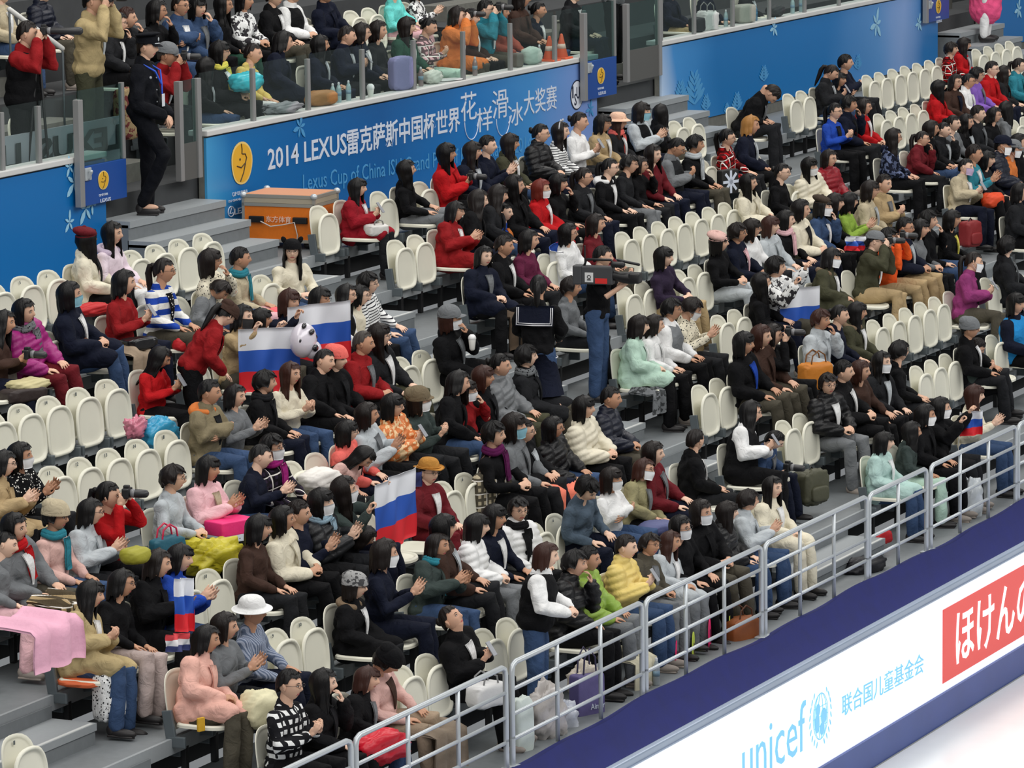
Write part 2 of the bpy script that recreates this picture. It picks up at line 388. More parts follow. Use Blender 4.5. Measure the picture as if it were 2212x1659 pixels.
def emblem(par, u, v, rx, rz, Y=BF):
    c = atY(u, v, Y); mb = MB()
    ngon(mb, oval(c[0], c[2], rx, rz, wob=.04), Y, .004, 0); ngon(mb, oval(c[0], c[2], rx*.9, rz*.9, wob=.04), Y-.004, .002, 1)
    def st(pts, r=.02):
        mb.tube([(c[0]+x*rx, Y-.008, c[2]+z*rz) for x, z in pts], r*rx*1.6, n=6, mi=2)
    st([(-.05, .85), (0, .62), (-.02, .42)]); st([(-.5, -.1), (-.1, -.2), (.3, -.02), (.42, .2), (.3, .38), (.05, .4)])
    st([(.3, -.05), (.1, -.45), (-.2, -.8)]); mb.ell((c[0]-.2*rx, Y-.008, c[2]+.18*rz), (.07*rx, .004, .06*rz), mi=2)
    return obj('emblem', mb, [M_YEL2, M_YEL, M_INK], par)
emblem(bb, 522, 352, .235, .245)
def px_text(par, body, u0, v0, u1, hpx, mat, name='lettering', Y=BF, bold=0, shear=0, v1=None):
    p0 = atY(u0, v0, Y)
    x1 = atY(u1, v0-(u1-u0)*.2, Y)[0]
    h = p0[2]; top = atY(u0, v0-hpx, Y)[2]
    sl = 0 if v1 is None else (atY(u1, v1, Y)[2]-p0[2])/(x1-p0[0])
    mb = MB(); wall_text(mb, body, p0[0], p0[2], Y, x1-p0[0], top-p0[2], bold=bold, shear=shear, slope=sl)
    return obj(name, mb, [mat], par)
px_text(bb, '2014 LEXUS', 579, 368, 749, 46, M_WHT, bold=.012)
px_text(bb, '雷克萨斯中国杯世界', 750, 338, 994, 58, M_WHT, bold=.014)
px_text(bb, '花', 996, 264, 1030, 62, M_WHT); px_text(bb, '样', 1030, 287, 1064, 52, M_WHT)
px_text(bb, '滑', 1064, 259, 1098, 62, M_WHT); px_text(bb, '冰', 1098, 275, 1130, 50, M_WHT)
px_text(bb, '大奖赛', 1132, 251, 1203, 54, M_WHT, bold=.002)
mb = MB()
for (u, v, wd) in ((1018, 262, 18), (1086, 255, 18)):
    c = atY(u, v, BF); mb.tube([(c[0]+.19*math.cos(t), BF-.004, c[2]+.22*math.sin(t)) for t in np.linspace(math.pi, 2*math.pi, 14)], .006, n=5)
obj('lettering_swash', mb, [M_WHT], bb)
px_text(bb, 'Lexus Cup of China ISU Grand Prix of Figure Skating 2014', 655, 423, 1148, 46, M_PALE, v1=335)
px_text(bb, 'CUP OF CHINA', 502, 425, 535, 9, M_WHT); px_text(bb, 'ISU GRAND PRIX', 494, 438, 533, 5, M_WHT)
px_text(bb, 'LEXUS', 507, 464, 548, 13, M_WHT, bold=.01)
mb = MB(); c = atY(499, 457, BF)
mb.tube([(c[0]+.07*math.cos(t), BF-.003, c[2]+.055*math.sin(t)) for t in np.linspace(0, 2*math.pi, 20)], .006, n=5)
mb.tube([(c[0]+.01, BF-.003, c[2]+.04), (c[0]-.03, BF-.003, c[2]-.02), (c[0]+.04, BF-.003, c[2]-.02)], .006, n=5); obj('car_mark', mb, [M_WHT], bb)
mb = MB(); c = atY(1246, 205, BF); ngon(mb, oval(c[0], c[2], .19, .19), BF, .002, 1); ngon(mb, oval(c[0], c[2], .175, .175), BF-.003, .002, 0)
obj('federation_disc', mb, [basic('disc_white', (226, 230, 240), .5), M_NAVYP], bb)
mb = MB()
for ch, dx, dz, ww, hh in (('I', -.15, -.03, .035, .15), ('S', -.09, -.13, .07, .15), ('U', -.02, -.05, .09, .15)):
    wall_text(mb, ch, c[0]+dx, c[2]+dz, BF-.006, ww, hh, bold=.01)
obj('lettering', mb, [M_NAVYP], bb)
for u, v, s in ((648, 274, .17), (1275, 235, .14)): mb = MB(); flake(mb, u, v, s, 0); obj('flake_print', mb, [M_PALE], bb)
for u, v, s, r_ in ((160, 395, .2, .1), (150, 360, .12, .4), (185, 450, .2, .3), (150, 480, .13, .2), (198, 440, .12, 1)): mb = MB(); flake(mb, u, v, s, 0, 5, r_); obj('flake_print', mb, [M_PALE2], ba)
for u, v, s in ((1893, 52, .26), (1672, 60, .16), (1985, 50, .16)): mb = MB(); flake(mb, u, v, s, 0); obj('flake_print', mb, [M_PALE2], bc)
for u, v, s in ((1500, 225, .62), (1470, 220, .4), (1592, 238, .34), (1525, 238, .3), (1650, 175, .3), (1853, 150, .3), (1570, 245, .2), (1620, 236, .22)): mb = MB(); frond(mb, u, v, s); obj('frond_print', mb, [M_PALE], bc)
mb = MB(); flake(mb, 2200, 20, .2, 0); obj('flake_print', mb, [M_PALE2], bd)

# glass barrier above the parapet
def glassmat(name, tint, refl):
    m = bpy.data.materials.new(name); m.use_nodes = True; nt = m.node_tree; N = nt.nodes; L = nt.links
    for n in list(N):
        if n.type != 'OUTPUT_MATERIAL': N.remove(n)
    out = [n for n in N if n.type == 'OUTPUT_MATERIAL'][0]
    t = N.new('ShaderNodeBsdfTransparent'); t.inputs[0].default_value = tint+(1,)
    g = N.new('ShaderNodeBsdfGlossy'); g.inputs['Roughness'].default_value = .06; g.inputs[0].default_value = (.8, .9, .88, 1)
    mx = N.new('ShaderNodeMixShader'); mx.inputs[0].default_value = refl
    L.new(t.outputs[0], mx.inputs[1]); L.new(g.outputs[0], mx.inputs[2]); L.new(mx.outputs[0], out.inputs[0]); return m
M_GLS = glassmat('clear_glass', (.90, .94, .93), .05); M_GLS2 = glassmat('gate_glass', (.62, .76, .74), .10)
GY = BY+.03
def barrier(us, label, ends=()):
    xs = sorted(atY(u, 200, GY)[0] for u in us); t = thing('glass_barrier', label, 'glass barrier', (0, 0, 0))
    for i, x in enumerate(xs):
        mb = MB(); mb.box((x, GY, ZT+.06+.29), (.055, .05, .58), bev=.006); obj('post', mb, [M_POST], t)
        if i < len(xs)-1:
            x2 = xs[i+1]; mb = MB(); mb.box(((x+x2)/2, GY, ZT+.06+.32), (x2-x-.05, .012, .62)); obj('glass_pane', mb, [M_GLS], t)
    return t
barrier([-80, 0, 80, 165], 'clear glass barrier with steel posts left of the guard')
barrier([428, 546, 665, 783, 894, 1001, 1103, 1199, 1262], 'clear glass barrier with steel posts above the title banner')
barrier([1428, 1500, 1583, 1662, 1738, 1812, 1886, 1960, 2035], 'clear glass barrier with steel posts above the right banner')
# gates standing open against the wall
def gate(u0, u1, vt, vp, vb, label, Y=1.045):
    x0 = atY(u0, vp, Y)[0]; x1 = atY(u1, vp-(u1-u0)*.2, Y)[0]
    zt, zp, zb = [atY(u0, v, Y)[2] for v in (vt, vp, vb)]
    t = thing('gate', label, 'gate', (0, 0, 0))
    mb = MB(); mb.box(((x0+x1)/2, Y, (zp+zb)/2), (x1-x0, .05, zp-zb), bev=.006); obj('blue_panel', mb, [basic('gate_blue', (14, 70, 148), .4)], t)
    mb = MB(); mb.box((x0, Y-.02, (zt+zb)/2), (.09, .07, zt-zb), bev=.006); obj('hinge_post', mb, [M_POST], t)
    mb = MB(); mb.box((x1-.02, Y, (zt+zp)/2+.05), (.045, .05, zt-zp+.1), bev=.006); obj('outer_post', mb, [M_POST], t)
    mb = MB(); mb.box(((x0+x1)/2, Y, (zt+zp)/2+.04), (x1-x0-.06, .014, zt-zp+.1)); obj('glass_pane', mb, [M_GLS2], t)
    mb = MB(); mb.box((x0+.13, Y-.035, zp-.08), (.13, .03, .13), bev=.01); mb.tube([(x0+.13, Y-.05, zp-.12), (x0+.13, Y-.08, zp-.05)], .02, n=8); obj('latch', mb, [M_STEEL], t)
    uu = (u0+u1)/2+5; vv = (vp-(u1-u0)*.1+vb-(u1-u0)*.1)/2-6
    sc = (x1-x0)/1.15
    emblem(t, uu, vv, .13*sc, .125*sc, Y-.028)
    c = atY(uu, vv, Y-.03)
    mb = MB(); wall_text(mb, 'CUP OF CHINA', c[0]-.11*sc, c[2]-.2*sc, Y-.028, .22*sc, .03*sc); wall_text(mb, 'LEXUS', c[0]-.08*sc, c[2]-.28*sc, Y-.028, .26*sc, .045*sc, bold=.01); obj('lettering', mb, [M_WHT], t)
gate(168, 268, 215, 362, 448, 'open glass gate with blue gold-emblem panel beside the guard')
gate(1258, 1328, 28, 135, 218, 'open glass gate with blue gold-emblem panel right of the round black-lettered disc')
gate(1997, 2047, -55, 0, 50, 'open glass gate with blue emblem panel at the top right edge')
def leaf(u0, u1, vt, vp, vb, label, Y=1.06):
    x0 = atY(u0, vp, Y)[0]; x1 = atY(u1, vp-(u1-u0)*.2, Y)[0]; zt, zp, zb = [atY(u0, v, Y)[2] for v in (vt, vp, vb)]
    t = thing('gate', label, 'gate', (0, 0, 0))
    for x in (x0, x1):
        mb = MB(); mb.box((x, Y, (zt+zb)/2), (.08, .07, zt-zb), bev=.006); obj('post', mb, [M_POST], t)
    mb = MB(); mb.box(((x0+x1)/2, Y, (zp+zb)/2), (x1-x0, .03, zp-zb)); obj('grey_panel', mb, [basic('panel_grey', (84, 84, 82), .6)], t)
    mb = MB(); mb.box(((x0+x1)/2, Y, (zt+zp)/2), (x1-x0, .012, zt-zp)); obj('glass_pane', mb, [M_GLS2], t)
leaf(1353, 1423, 8, 110, 178, 'closed glass gate leaf with grey lower panel, top of middle steps')
leaf(388, 427, 175, 312, 392, 'narrow closed gate leaf with steel posts just right of the guard')
# sign board behind left glass, standing in for a reflected rink board
t = thing('reflected_board', 'white board with large dark mirrored letters imitating a rink board reflected in left glass', 'reflection', (0, 0, 0))
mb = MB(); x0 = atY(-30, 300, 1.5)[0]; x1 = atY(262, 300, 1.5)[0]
mb.box(((x0+x1)/2, 1.5, 1.67), (x1-x0, .03, .5)); obj('reflected_board_face', mb, [basic('reflected_white', (150, 156, 164), .5)], t)
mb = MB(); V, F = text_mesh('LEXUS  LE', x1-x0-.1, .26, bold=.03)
mb.add(np.stack([x1-.05-V[:, 0], 1.47-V[:, 2], 1.58+V[:, 1]], 1), F); obj('lettering', mb, [basic('reflected_ink', (52, 58, 60), .6)], t)

# ------------------------------------------------------------------ cloth strip, rink board
G = []
prof = [(-7.10, -2.37), (-7.16, -2.36), (-7.24, -2.5), (-7.4, -2.75), (-7.62, -3.0), (-7.95, -3.3)]
for x in np.linspace(XA, XB, 320):
    wv = .018*math.sin(x*1.3)+.012*math.sin(x*3.7+1)
    G.append([(x, y+wv*(1 if i > 0 else 0), z+wv*.8) for i, (y, z) in enumerate(prof)])
mb = MB(); mb.grid(G, flip=True)
struct('trim_3', mb, [cloth('nb')])
mm = basic('navy_drape', (10, 20, 92), .75, bump=.25, bscale=6, mott=.12); bpy.data.objects['trim_3'].data.materials[0] = mm
t = thing('rink_board', 'rink side advertising board with lit white face and silver rail', 'rink board', (0, 0, 0))
mb = MB(); mb.box(((XA+XB)/2, -7.95, -2.87), (XB-XA, .1, .96)); obj('lit_face', mb, [basic('led_white', (236, 240, 250), .4, emit=.62)], t)
mb = MB(); mb.box(((XA+XB)/2, -7.975, -2.352), (XB-XA, .07, .076), bev=.015); mb.box(((XA+XB)/2, -8.0, -2.382), (XB-XA, .04, .012))
obj('silver_rail', mb, [basic('silver', (150, 164, 186), .35, metal=.25, mott=.06, bscale=2)], t)
mb = MB(); mb.box(((XA+XB)/2, -7.97, -3.5), (XB-XA, .12, .3)); obj('kick_plate', mb, [basic('kick_blue', (62, 80, 142), .45, mott=.12, bscale=1.5)], t)
LY = -8.004
M_UB = basic('led_blue', (112, 186, 232), .4, emit=.4); M_UR = basic('led_red', (208, 64, 60), .4, emit=.38); M_UW = basic('led_text_white', (250, 248, 250), .4, emit=.6)
px_text(t, 'unicef', 1604, 1700, 1741, 112, M_UB, Y=LY, bold=-.004)
pu = atY(1731, 1625, LY); po = bpy.data.objects.get('lettering')
mb = MB(); c = atY(1772, 1547, LY)
for k in range(5):
    mb.tube([(c[0]+.2*math.cos(q)*math.cos(k*math.pi/5)*.9, LY-.003, c[2]+.215*math.sin(q)) for q in np.linspace(0, 2*math.pi, 24)], .0035, n=4)
for zz in (-.09, 0, .09):
    rr = math.sqrt(max(0, .18**2-zz**2)); mb.tube([(c[0]-rr, LY-.003, c[2]+zz), (c[0]+rr, LY-.003, c[2]+zz)], .0035, n=4)
for sg in (-1, 1):
    for i in range(9):
        a = -math.pi/2+sg*(.35+i*.27); x = c[0]+.26*math.cos(a); z = c[2]+.265*math.sin(a)
        mb.ell((x, LY-.003, z), (.012, .003, .035), R=roty(-sg*.4+.2*sg*i*0), nu=8, nv=5)
mb.ell((c[0]-.07, LY-.006, c[2]+.07), (.055, .004, .06)); mb.ell((c[0]-.09, LY-.006, c[2]-.05), (.06, .004, .09))
mb.ell((c[0]+.07, LY-.006, c[2]-.01), (.07, .004, .075)); mb.ell((c[0]+.03, LY-.006, c[2]-.12), (.06, .004, .06))
obj('globe_emblem', mb, [M_UB], t)
px_text(t, '联合国儿童基金会', 1819, 1549, 1995, 46, M_UB, Y=LY, v1=1452)
a = atY(2036, 1477, LY); b_ = atY(2036, 1318, LY)
mb = MB(); ngon(mb, [(a[0], a[2]), (a[0]+6.2, a[2]), (a[0]+6.2, b_[2]), (a[0], b_[2])], LY, .004); obj('red_panel', mb, [M_UR], t)
px_text(t, 'ほけんの窓口', 2065, 1440, 2312, 124, M_UW, Y=LY-.008, bold=.012)

# ------------------------------------------------------------------ railing panels
RY = -7.085; RZ = -1.505; FZ = -2.4
def rail_panel(x0, x1, ups, label):
    t = thing('railing_panel', label, 'railing', ((x0+x1)/2, RY, FZ), 'welded railing panels along the front walkway'); cx = (x0+x1)/2
    r = .024; H_ = RZ-FZ-.024; a = x0-cx; b = x1-cx
    mb = MB(); mb.tube([(a, 0, .24), (a, 0, H_-.07), (a+.02, 0, H_-.02), (a+.07, 0, H_), (b-.07, 0, H_), (b-.02, 0, H_-.02), (b, 0, H_-.07), (b, 0, .24)], r, n=10)
    obj('top_rail', mb, [M_STEEL], t, True)
    for x in (a, b):
        mb = MB(); mb.tube([(x, 0, .02), (x, 0, .26)], r, n=10); mb.box((x, 0, .008), (.1, .1, .016), bev=.003); obj('foot', mb, [M_STEEL], t, True)
    for z in (.22, .43, .64):
        mb = MB(); mb.tube([(a, 0, H_-z), (b, 0, H_-z)], .017, n=8, cap=False); obj('rail_bar', mb, [M_STEEL], t, True)
    for f in ups:
        mb = MB(); x = a+(b-a)*f; mb.tube([(x, 0, .02), (x, 0, H_)], .02, n=8, cap=False); obj('upright', mb, [M_STEEL], t, True)
RP = [(2.2, 4.9, 3), (4.98, 7.64, 3), (7.76, 10.40, 3), (10.48, 13.14, 3), (13.23, 15.86, 3), (15.93, 17.55, 2), (17.68, 20.30, 3), (20.38, 23.0, 3)]
WH = ['cut off by the bottom edge, in front of the checked-shirt man', 'in front of the red bag and fur-coloured blanket', 'in front of the lilac and plastic shopping bags',
      'in front of the pink and yellow paddles', 'in front of the person in the white coat', 'narrow, two bays, in front of the pale mint coat',
      'in front of the small hand flag', 'cut off by the right edge of the picture']
for (a, b, n), s in zip(RP, WH): rail_panel(a, b, [i/n for i in range(1, n)], 'grey steel railing panel '+s)

# ------------------------------------------------------------------ seats
def oval_shell(w, h, th, curve, rim, n=30, m=7, power=2.6, taper=.0):
    # superellipse shell in local xz plane, front towards -y
    mb = MB()
    G = []
    for t in (.01, .3, .6, .8, .865, .885, .96, 1.0):
        row = []
        for i in range(n):
            a = 2*math.pi*i/n; ca, sa = math.cos(a), math.sin(a)
            pw = power+(2.4 if sa < 0 else 0)*min(1, abs(sa)*3); q = (abs(ca)**pw+abs(sa)**pw)**(-1/pw)
            x = w/2*q*ca*t; z = h/2*q*sa*t
            x *= 1-taper*(z/h)
            y = curve*(x/(w/2))**2*-1+(-rim*.55 if t > .97 else -rim if t > .88 else (-rim*.15 if t > .86 else 0))
            row.append((x, y, z))
        G.append(row)
    G = np.array(G)
    front = G.copy(); front[:, :, 1] -= th/2; back = G.copy(); back[:, :, 1] += th/2
    back[-1, :, 1] = G[-1, :, 1]+th*.2; back[:, :, [0, 2]] *= 1.0
    mb.grid(front, closed=True); mb.grid(back, closed=True, flip=True)
    e = np.stack([front[-1], back[-1]]); mb.grid(e, closed=True)
    return mb
def xf(mb, R, T):
    mb.v = [v@np.asarray(R).T+np.array(T) for v in mb.v]; return mb
# origin at floor, back top at z .85, y 0
back_m = xf(oval_shell(.46, .47, .014, .04, .006, taper=-.03), rotx(math.radians(-7)), (0, -.03, .615)).mesh('backrest', True)
pan_up_m = xf(oval_shell(.455, .45, .018, 0, .022), rotx(math.radians(-4)), (0, -.155, .545)).mesh('seat_pan', True)
pan_dn_m = xf(oval_shell(.43, .43, .03, -.012, -.012), rotx(math.radians(90)), (0, -.33, .43)).mesh('seat_pan', True)
mb = MB()
for s in (-1, 1): mb.box((s*.225, -.10, .42), (.028, .09, .30), rotx(-.15), bev=.008); mb.box((s*.225, -.16, .32), (.03, .16, .09), bev=.01)
mb.box((0, -.06, .285), (.44, .05, .05)); mb.box((0, -.02, .22), (.09, .12, .14), bev=.01)
brk_m = mb.mesh('bracket', False)
mb = MB(); mb.box((0, -.10, .12), (.05, .05, .24), bev=.006); stand_m = mb.mesh('stand', False)
SEATS = []
def seat(X, Y, Z, folded, up=False):
    t = bpy.data.objects.new('stadium_seat', None); COL.objects.link(t); t.location = (X, Y, Z); t.empty_display_size = .1
    mobj('backrest', back_m, [M_SEAT], t); mobj('seat_pan', pan_up_m if folded else pan_dn_m, [M_SEAT], t)
    mobj('bracket', brk_m, [M_BRK], t); mobj('stand', stand_m, [M_BLK], t)
    return t
# ------------------------------------------------------------------ people
_tmp = []
def fuse_batch(jobs):
    """jobs: dict key -> (MB, voxel, smooth, ratio) ; returns dict key -> (V, F)"""
    obs = {}
    for k, (mb, vox, sm, ratio) in jobs.items():
        me = mb.mesh('tmp', False); o = bpy.data.objects.new('tmp', me); COL.objects.link(o)
        m = o.modifiers.new('r', 'REMESH'); m.mode = 'VOXEL'; m.voxel_size = vox; m.adaptivity = 0
        if sm: s = o.modifiers.new('s', 'SMOOTH'); s.iterations = sm; s.factor = .5
        if ratio < 1: d = o.modifiers.new('d', 'DECIMATE'); d.ratio = ratio
        obs[k] = o
    dg = bpy.context.evaluated_depsgraph_get(); dg.update()
    out = {}
    for k, o in obs.items():
        me = bpy.data.meshes.new_from_object(o.evaluated_get(dg))
        n = len(me.vertices); V = np.empty(n*3); me.vertices.foreach_get('co', V)
        out[k] = (V.reshape(-1, 3), [tuple(p.vertices) for p in me.polygons])
        bpy.data.meshes.remove(me)
    for o in obs.values():
        me = o.data; bpy.data.objects.remove(o); bpy.data.meshes.remove(me)
    return out

def head_mb():
    """head in head space: origin between the ears, face to -y"""
    mb = MB(); nu, nv = 56, 44
    V = []
    for j in range(nv+1):
        t = math.pi*j/nv
        for i in range(nu):
            p = 2*math.pi*i/nu                       # p=0 : front
            x = math.sin(t)*math.sin(p); y = -math.sin(t)*math.cos(p); z = math.cos(t)
            X = .074*x; Y = .094*y; Z = .112*z
            if z < 0:
                q = -z; X *= 1-.30*q**1.6; 
                if y > 0: Y *= 1-.55*q**1.1
                else: Y *= 1-.10*q
            f = max(0, -y)
            if f > 0:
                def g(cx, cz, sx, sz): return math.exp(-((X-cx)/sx)**2-((Z-cz)/sz)**2)
                Y -= .020*g(0, -.026, .0105, .016)*f+.011*g(0, -.004, .007, .020)*f
                Y += .008*(g(.031, .004, .016, .011)+g(-.031, .004, .016, .011))*f
                Y -= .004*g(0, .026, .05, .010)*f
                Y -= .006*g(0, -.062, .021, .007)*f-.003*g(0, -.054, .02, .0035)*f
                Y -= .008*g(0, -.094, .02, .016)*f
                Y -= .003*(g(.042, -.03, .018, .02)+g(-.042, -.03, .018, .02))*f
            V.append((X, Y, Z))
    F = []; Mi = []
    for j in range(nv):
        for i in range(nu):
            a, b = j*nu+i, j*nu+(i+1) % nu; q = (a, b, b+nu, a+nu); F.append(q)
            c = np.mean([V[k] for k in q], 0)
            Mi.append(2 if (abs(c[0]) < .022*(1-((c[2]+.061)/.0085)**2*.4) and abs(c[2]+.061) < .0068 and c[1] < -.05) else 0)
    mb.v.append(np.array(V)); mb.f += F; mb.m += Mi; mb.n += len(V)
    for s in (-1, 1):
        mb.ell((s*.076, .006, -.006), (.008, .017, .029), R=rotz(s*.35), nu=10, nv=7)
        mb.ell((s*.081, .010, .004), (.006, .013, .018), R=rotz(s*.5), nu=8, nv=6)
        mb.ell((s*.031, -.0835, .006), (.0125, .006, .0036), nu=12, nv=7, mi=3)
        mb.ell((s*.031, -.0868, .006), (.0064, .0045, .0042), nu=10, nv=6, mi=1)
        mb.tube([(s*.018, -.0855, .0105), (s*.031, -.0885, .0135), (s*.045, -.080, .0095)], .0018, n=5, mi=1)
        mb.tube([(s*.014, -.092, .024), (s*.030, -.0925, .0295), (s*.047, -.081, .024)], [.0024, .003, .0014], n=6, mi=1)
    return mb
HEAD = head_mb(); HV = np.concatenate(HEAD.v)
M_EYEW = basic('eye_white', (214, 206, 200), .35)

def hair_mb(style):
    """shell of hair in head space"""
    mb = MB(); n = 64; rows = 16
    S = dict(s=dict(f=.062, sd=.012, bk=-.055, puff=.007, w=.0), g=dict(f=.072, sd=.012, bk=-.05, puff=.004, w=0),
             x=dict(f=.050, sd=-.036, bk=-.075, puff=.020, w=.004), b=dict(f=.034, sd=-.125, bk=-.150, puff=.020, w=.002),
             l=dict(f=.038, sd=-.30, bk=-.40, puff=.018, w=.004), t=dict(f=.060, sd=-.012, bk=-.052, puff=.005, w=0),
             B=dict(f=.064, sd=-.115, bk=-.140, puff=.019, w=.003), M=dict(f=.064, sd=-.26, bk=-.34, puff=.018, w=.005),
             u=dict(f=.062, sd=-.008, bk=-.050, puff=.005, w=0), m=dict(f=.055, sd=-.23, bk=-.28, puff=.012, w=.003))[style]
    rnd = random.Random(style)
    ph = [rnd.random()*6 for _ in range(6)]
    open_ = dict(s=62, g=66, x=60, b=56, l=52, t=66, u=66, m=46, B=56, M=50)[style]
    G = np.zeros((rows+1, n, 3)); Gi = []
    for i in range(n):
        p = 2*math.pi*i/n; deg = abs((math.degrees(p)+180) % 360-180)      # 0 front
        a = min(1, max(0, (deg-open_)/16)); a = a*a*(3-2*a)
        b = min(1, max(0, (deg-100)/50)); b = b*b*(3-2*b)
        zh = S['f']*(1-a)+(S['sd']*(1-b)+S['bk']*b)*a
        zh += (.006*math.sin(9*p+ph[0])+.004*math.sin(23*p+ph[1]))*(1+2*a*(style in 'lmbBM'))
        if style in 'su' and 72 < deg < 100: zh = max(zh, .024)
        rad0 = .0022*math.sin(11*p+ph[2])+.0014*math.sin(27*p+ph[3])+.001*math.sin(43*p+ph[4])
        ztop = .118
        for j in range(rows+1):
            t = j/rows; rad = S['puff']+rad0*min(1, t*1.6)*(1.6 if t > .6 else 1)
            if j == 0: G[j, i] = (0, .004, ztop+S['puff']*.8); continue
            if zh > -.02: z = ztop*math.cos(t*math.acos(max(-1, min(1, zh/ztop))))
            else:
                half = rows//2
                if j <= half: z = ztop*math.cos(j/half*math.acos(-.02/ztop))
                else: z = -.02+(zh+.02)*(j-half)/(rows-half)
            zz = max(z, -.02); k = math.sqrt(max(0, 1-(zz/(ztop+.001))**2))
            rx = .079*k+rad*min(1, t*3); ry = .100*k+rad*min(1, t*3)
            x = rx*math.sin(p); y = -ry*math.cos(p)+.006
            if z < -.02:
                q = (-.02-z)
                if style in 'bB': f = 1-.5*max(0, q-.06)-.1*q; x *= f; y = y*f
                else:
                    x *= 1+.35*min(q, .14)-(.5*max(0, q-.2))
                    if y > 0: y = y*(1-.55*min(q, .12)/.12*.6)+.02*max(0, q-.1)/.2
                    else: y = y*(1-.6*min(1, q/.14))-.04*min(1, q/.2)
                w_ = S['w']*math.sin(q*48+3*p); x += w_; y += w_*.6
            if style in 'x': 
                w_ = .006*math.sin(7*p+z*90)*min(1, t*2); x += w_; y += w_
            G[j, i] = (x, y, z+(.004*math.sin(13*p+5) if style in 'sx' and t < .6 else 0))
    mb.grid(G, closed=True)
    inner = G[-1].copy(); inner[:, :2] *= .84; inner[:, 2] += .004
    inner2 = inner.copy(); inner2[:, :2] *= .96; inner2[:, 2] += .03
    mb.grid(np.stack([G[-1], inner, inner2]), closed=True)
    if style == 't':
        mb.tube([(0, .095, .04), (0, .135, .035), (0, .15, -.03), (.005, .14, -.12), (0, .135, -.20), (.004, .13, -.27)], [.022, .030, .034, .030, .022, .008], n=10)
        mb.tube([(0, .10, .042), (0, .115, .042)], .026, n=10, mi=0)
    if style == 'u': mb.ell((0, .115, .03), (.036, .032, .036)); mb.ell((.012, .125, .05), (.022, .022, .02))
    if style in 'bl':    # fringe
        Gf = []
        for j in range(6):
            t = j/5
            Gf.append([((.062+.004*t)*math.sin(q), -(.100+.004*math.sin(20*q)+.004*t)*math.cos(q)*.98+.002, .085-.058*t+.004*math.sin(17*q)*t) for q in np.linspace(-.92, .92, 22)])
        mb.sheet(np.array(Gf), .007)
    return mb
HAIR = {s: hair_mb(s).mesh('hair', True) for s in 'sgxbltumBM'}

# head-space accessories
def glasses_m():
    mb = MB()
    for s in (-1, 1):
        mb.tube([(s*.032+.019*math.cos(q), -.104+abs(.019*math.cos(q)+.032*1-.032)*.12, .004+.0135*math.sin(q)) for q in np.linspace(0, 2*math.pi, 15)], .0017, n=5, cap=False)
        mb.tube([(s*.052, -.100, .008), (s*.074, -.06, .008), (s*.079, .004, .006)], .0017, n=5)
    mb.tube([(-.013, -.106, .006), (0, -.109, .009), (.013, -.106, .006)], .0017, n=5)
    return mb.mesh('glasses', True)
def mask_m():
    G = []
    for j in range(8):
        t = j/7; z = -.014-.088*t; row = []
        for q in np.linspace(-1.15, 1.15, 15):
            c = math.cos(q); k = 1-.18*t**2
            row.append((.078*k*math.sin(q), -(.098+.018*math.exp(-(q/.35)**2)*math.exp(-((t-.2)/.4)**2)+.004*math.sin(math.pi*t))*c*(1-.04*t)+.0, z-.006*math.cos(q)*t))
        G.append(row)
    mb = MB(); mb.sheet(np.array(G), .004)
    for s in (-1, 1):
        mb.tube([(s*.070, -.038, -.022), (s*.079, .012, .014)], .0016, n=4); mb.tube([(s*.062, -.040, -.092), (s*.078, .016, -.026)], .0016, n=4)
    return mb.mesh('face_mask', True)
def dome(mb, z0, rx, ry, h, mi=0, n=28, m=8, tilt=0, cx=0, cy=.006, p=1.0):
    G = []
    for j in range(m+1):
        t = j/m*math.pi/2
        G.append([(rx*math.cos(t)**p*math.cos(a)+cx, ry*math.cos(t)**p*math.sin(a)+cy, z0+h*math.sin(t)) for a in np.linspace(0, 2*math.pi, n, endpoint=False)])
    G = np.array(G); mb.grid(G, closed=True, mi=mi, flip=False)
    inn = G[0]*np.array([.9, .9, 1])+np.array([0, 0, .01]); mb.grid(np.stack([inn, G[0]]), closed=True, mi=mi)
def brim(mb, z0, rx, ry, out, drop, mi=0, up=0):
    G = []
    for t in np.linspace(0, 1, 4):
        G.append([((rx+out*t)*math.cos(a), (ry+out*t)*math.sin(a)+.006, z0-drop*t+up*t*t*abs(math.cos(a))) for a in np.linspace(0, 2*math.pi, 33)])
    mb.sheet(np.array(G), .005, mif=lambda a, b: mi)
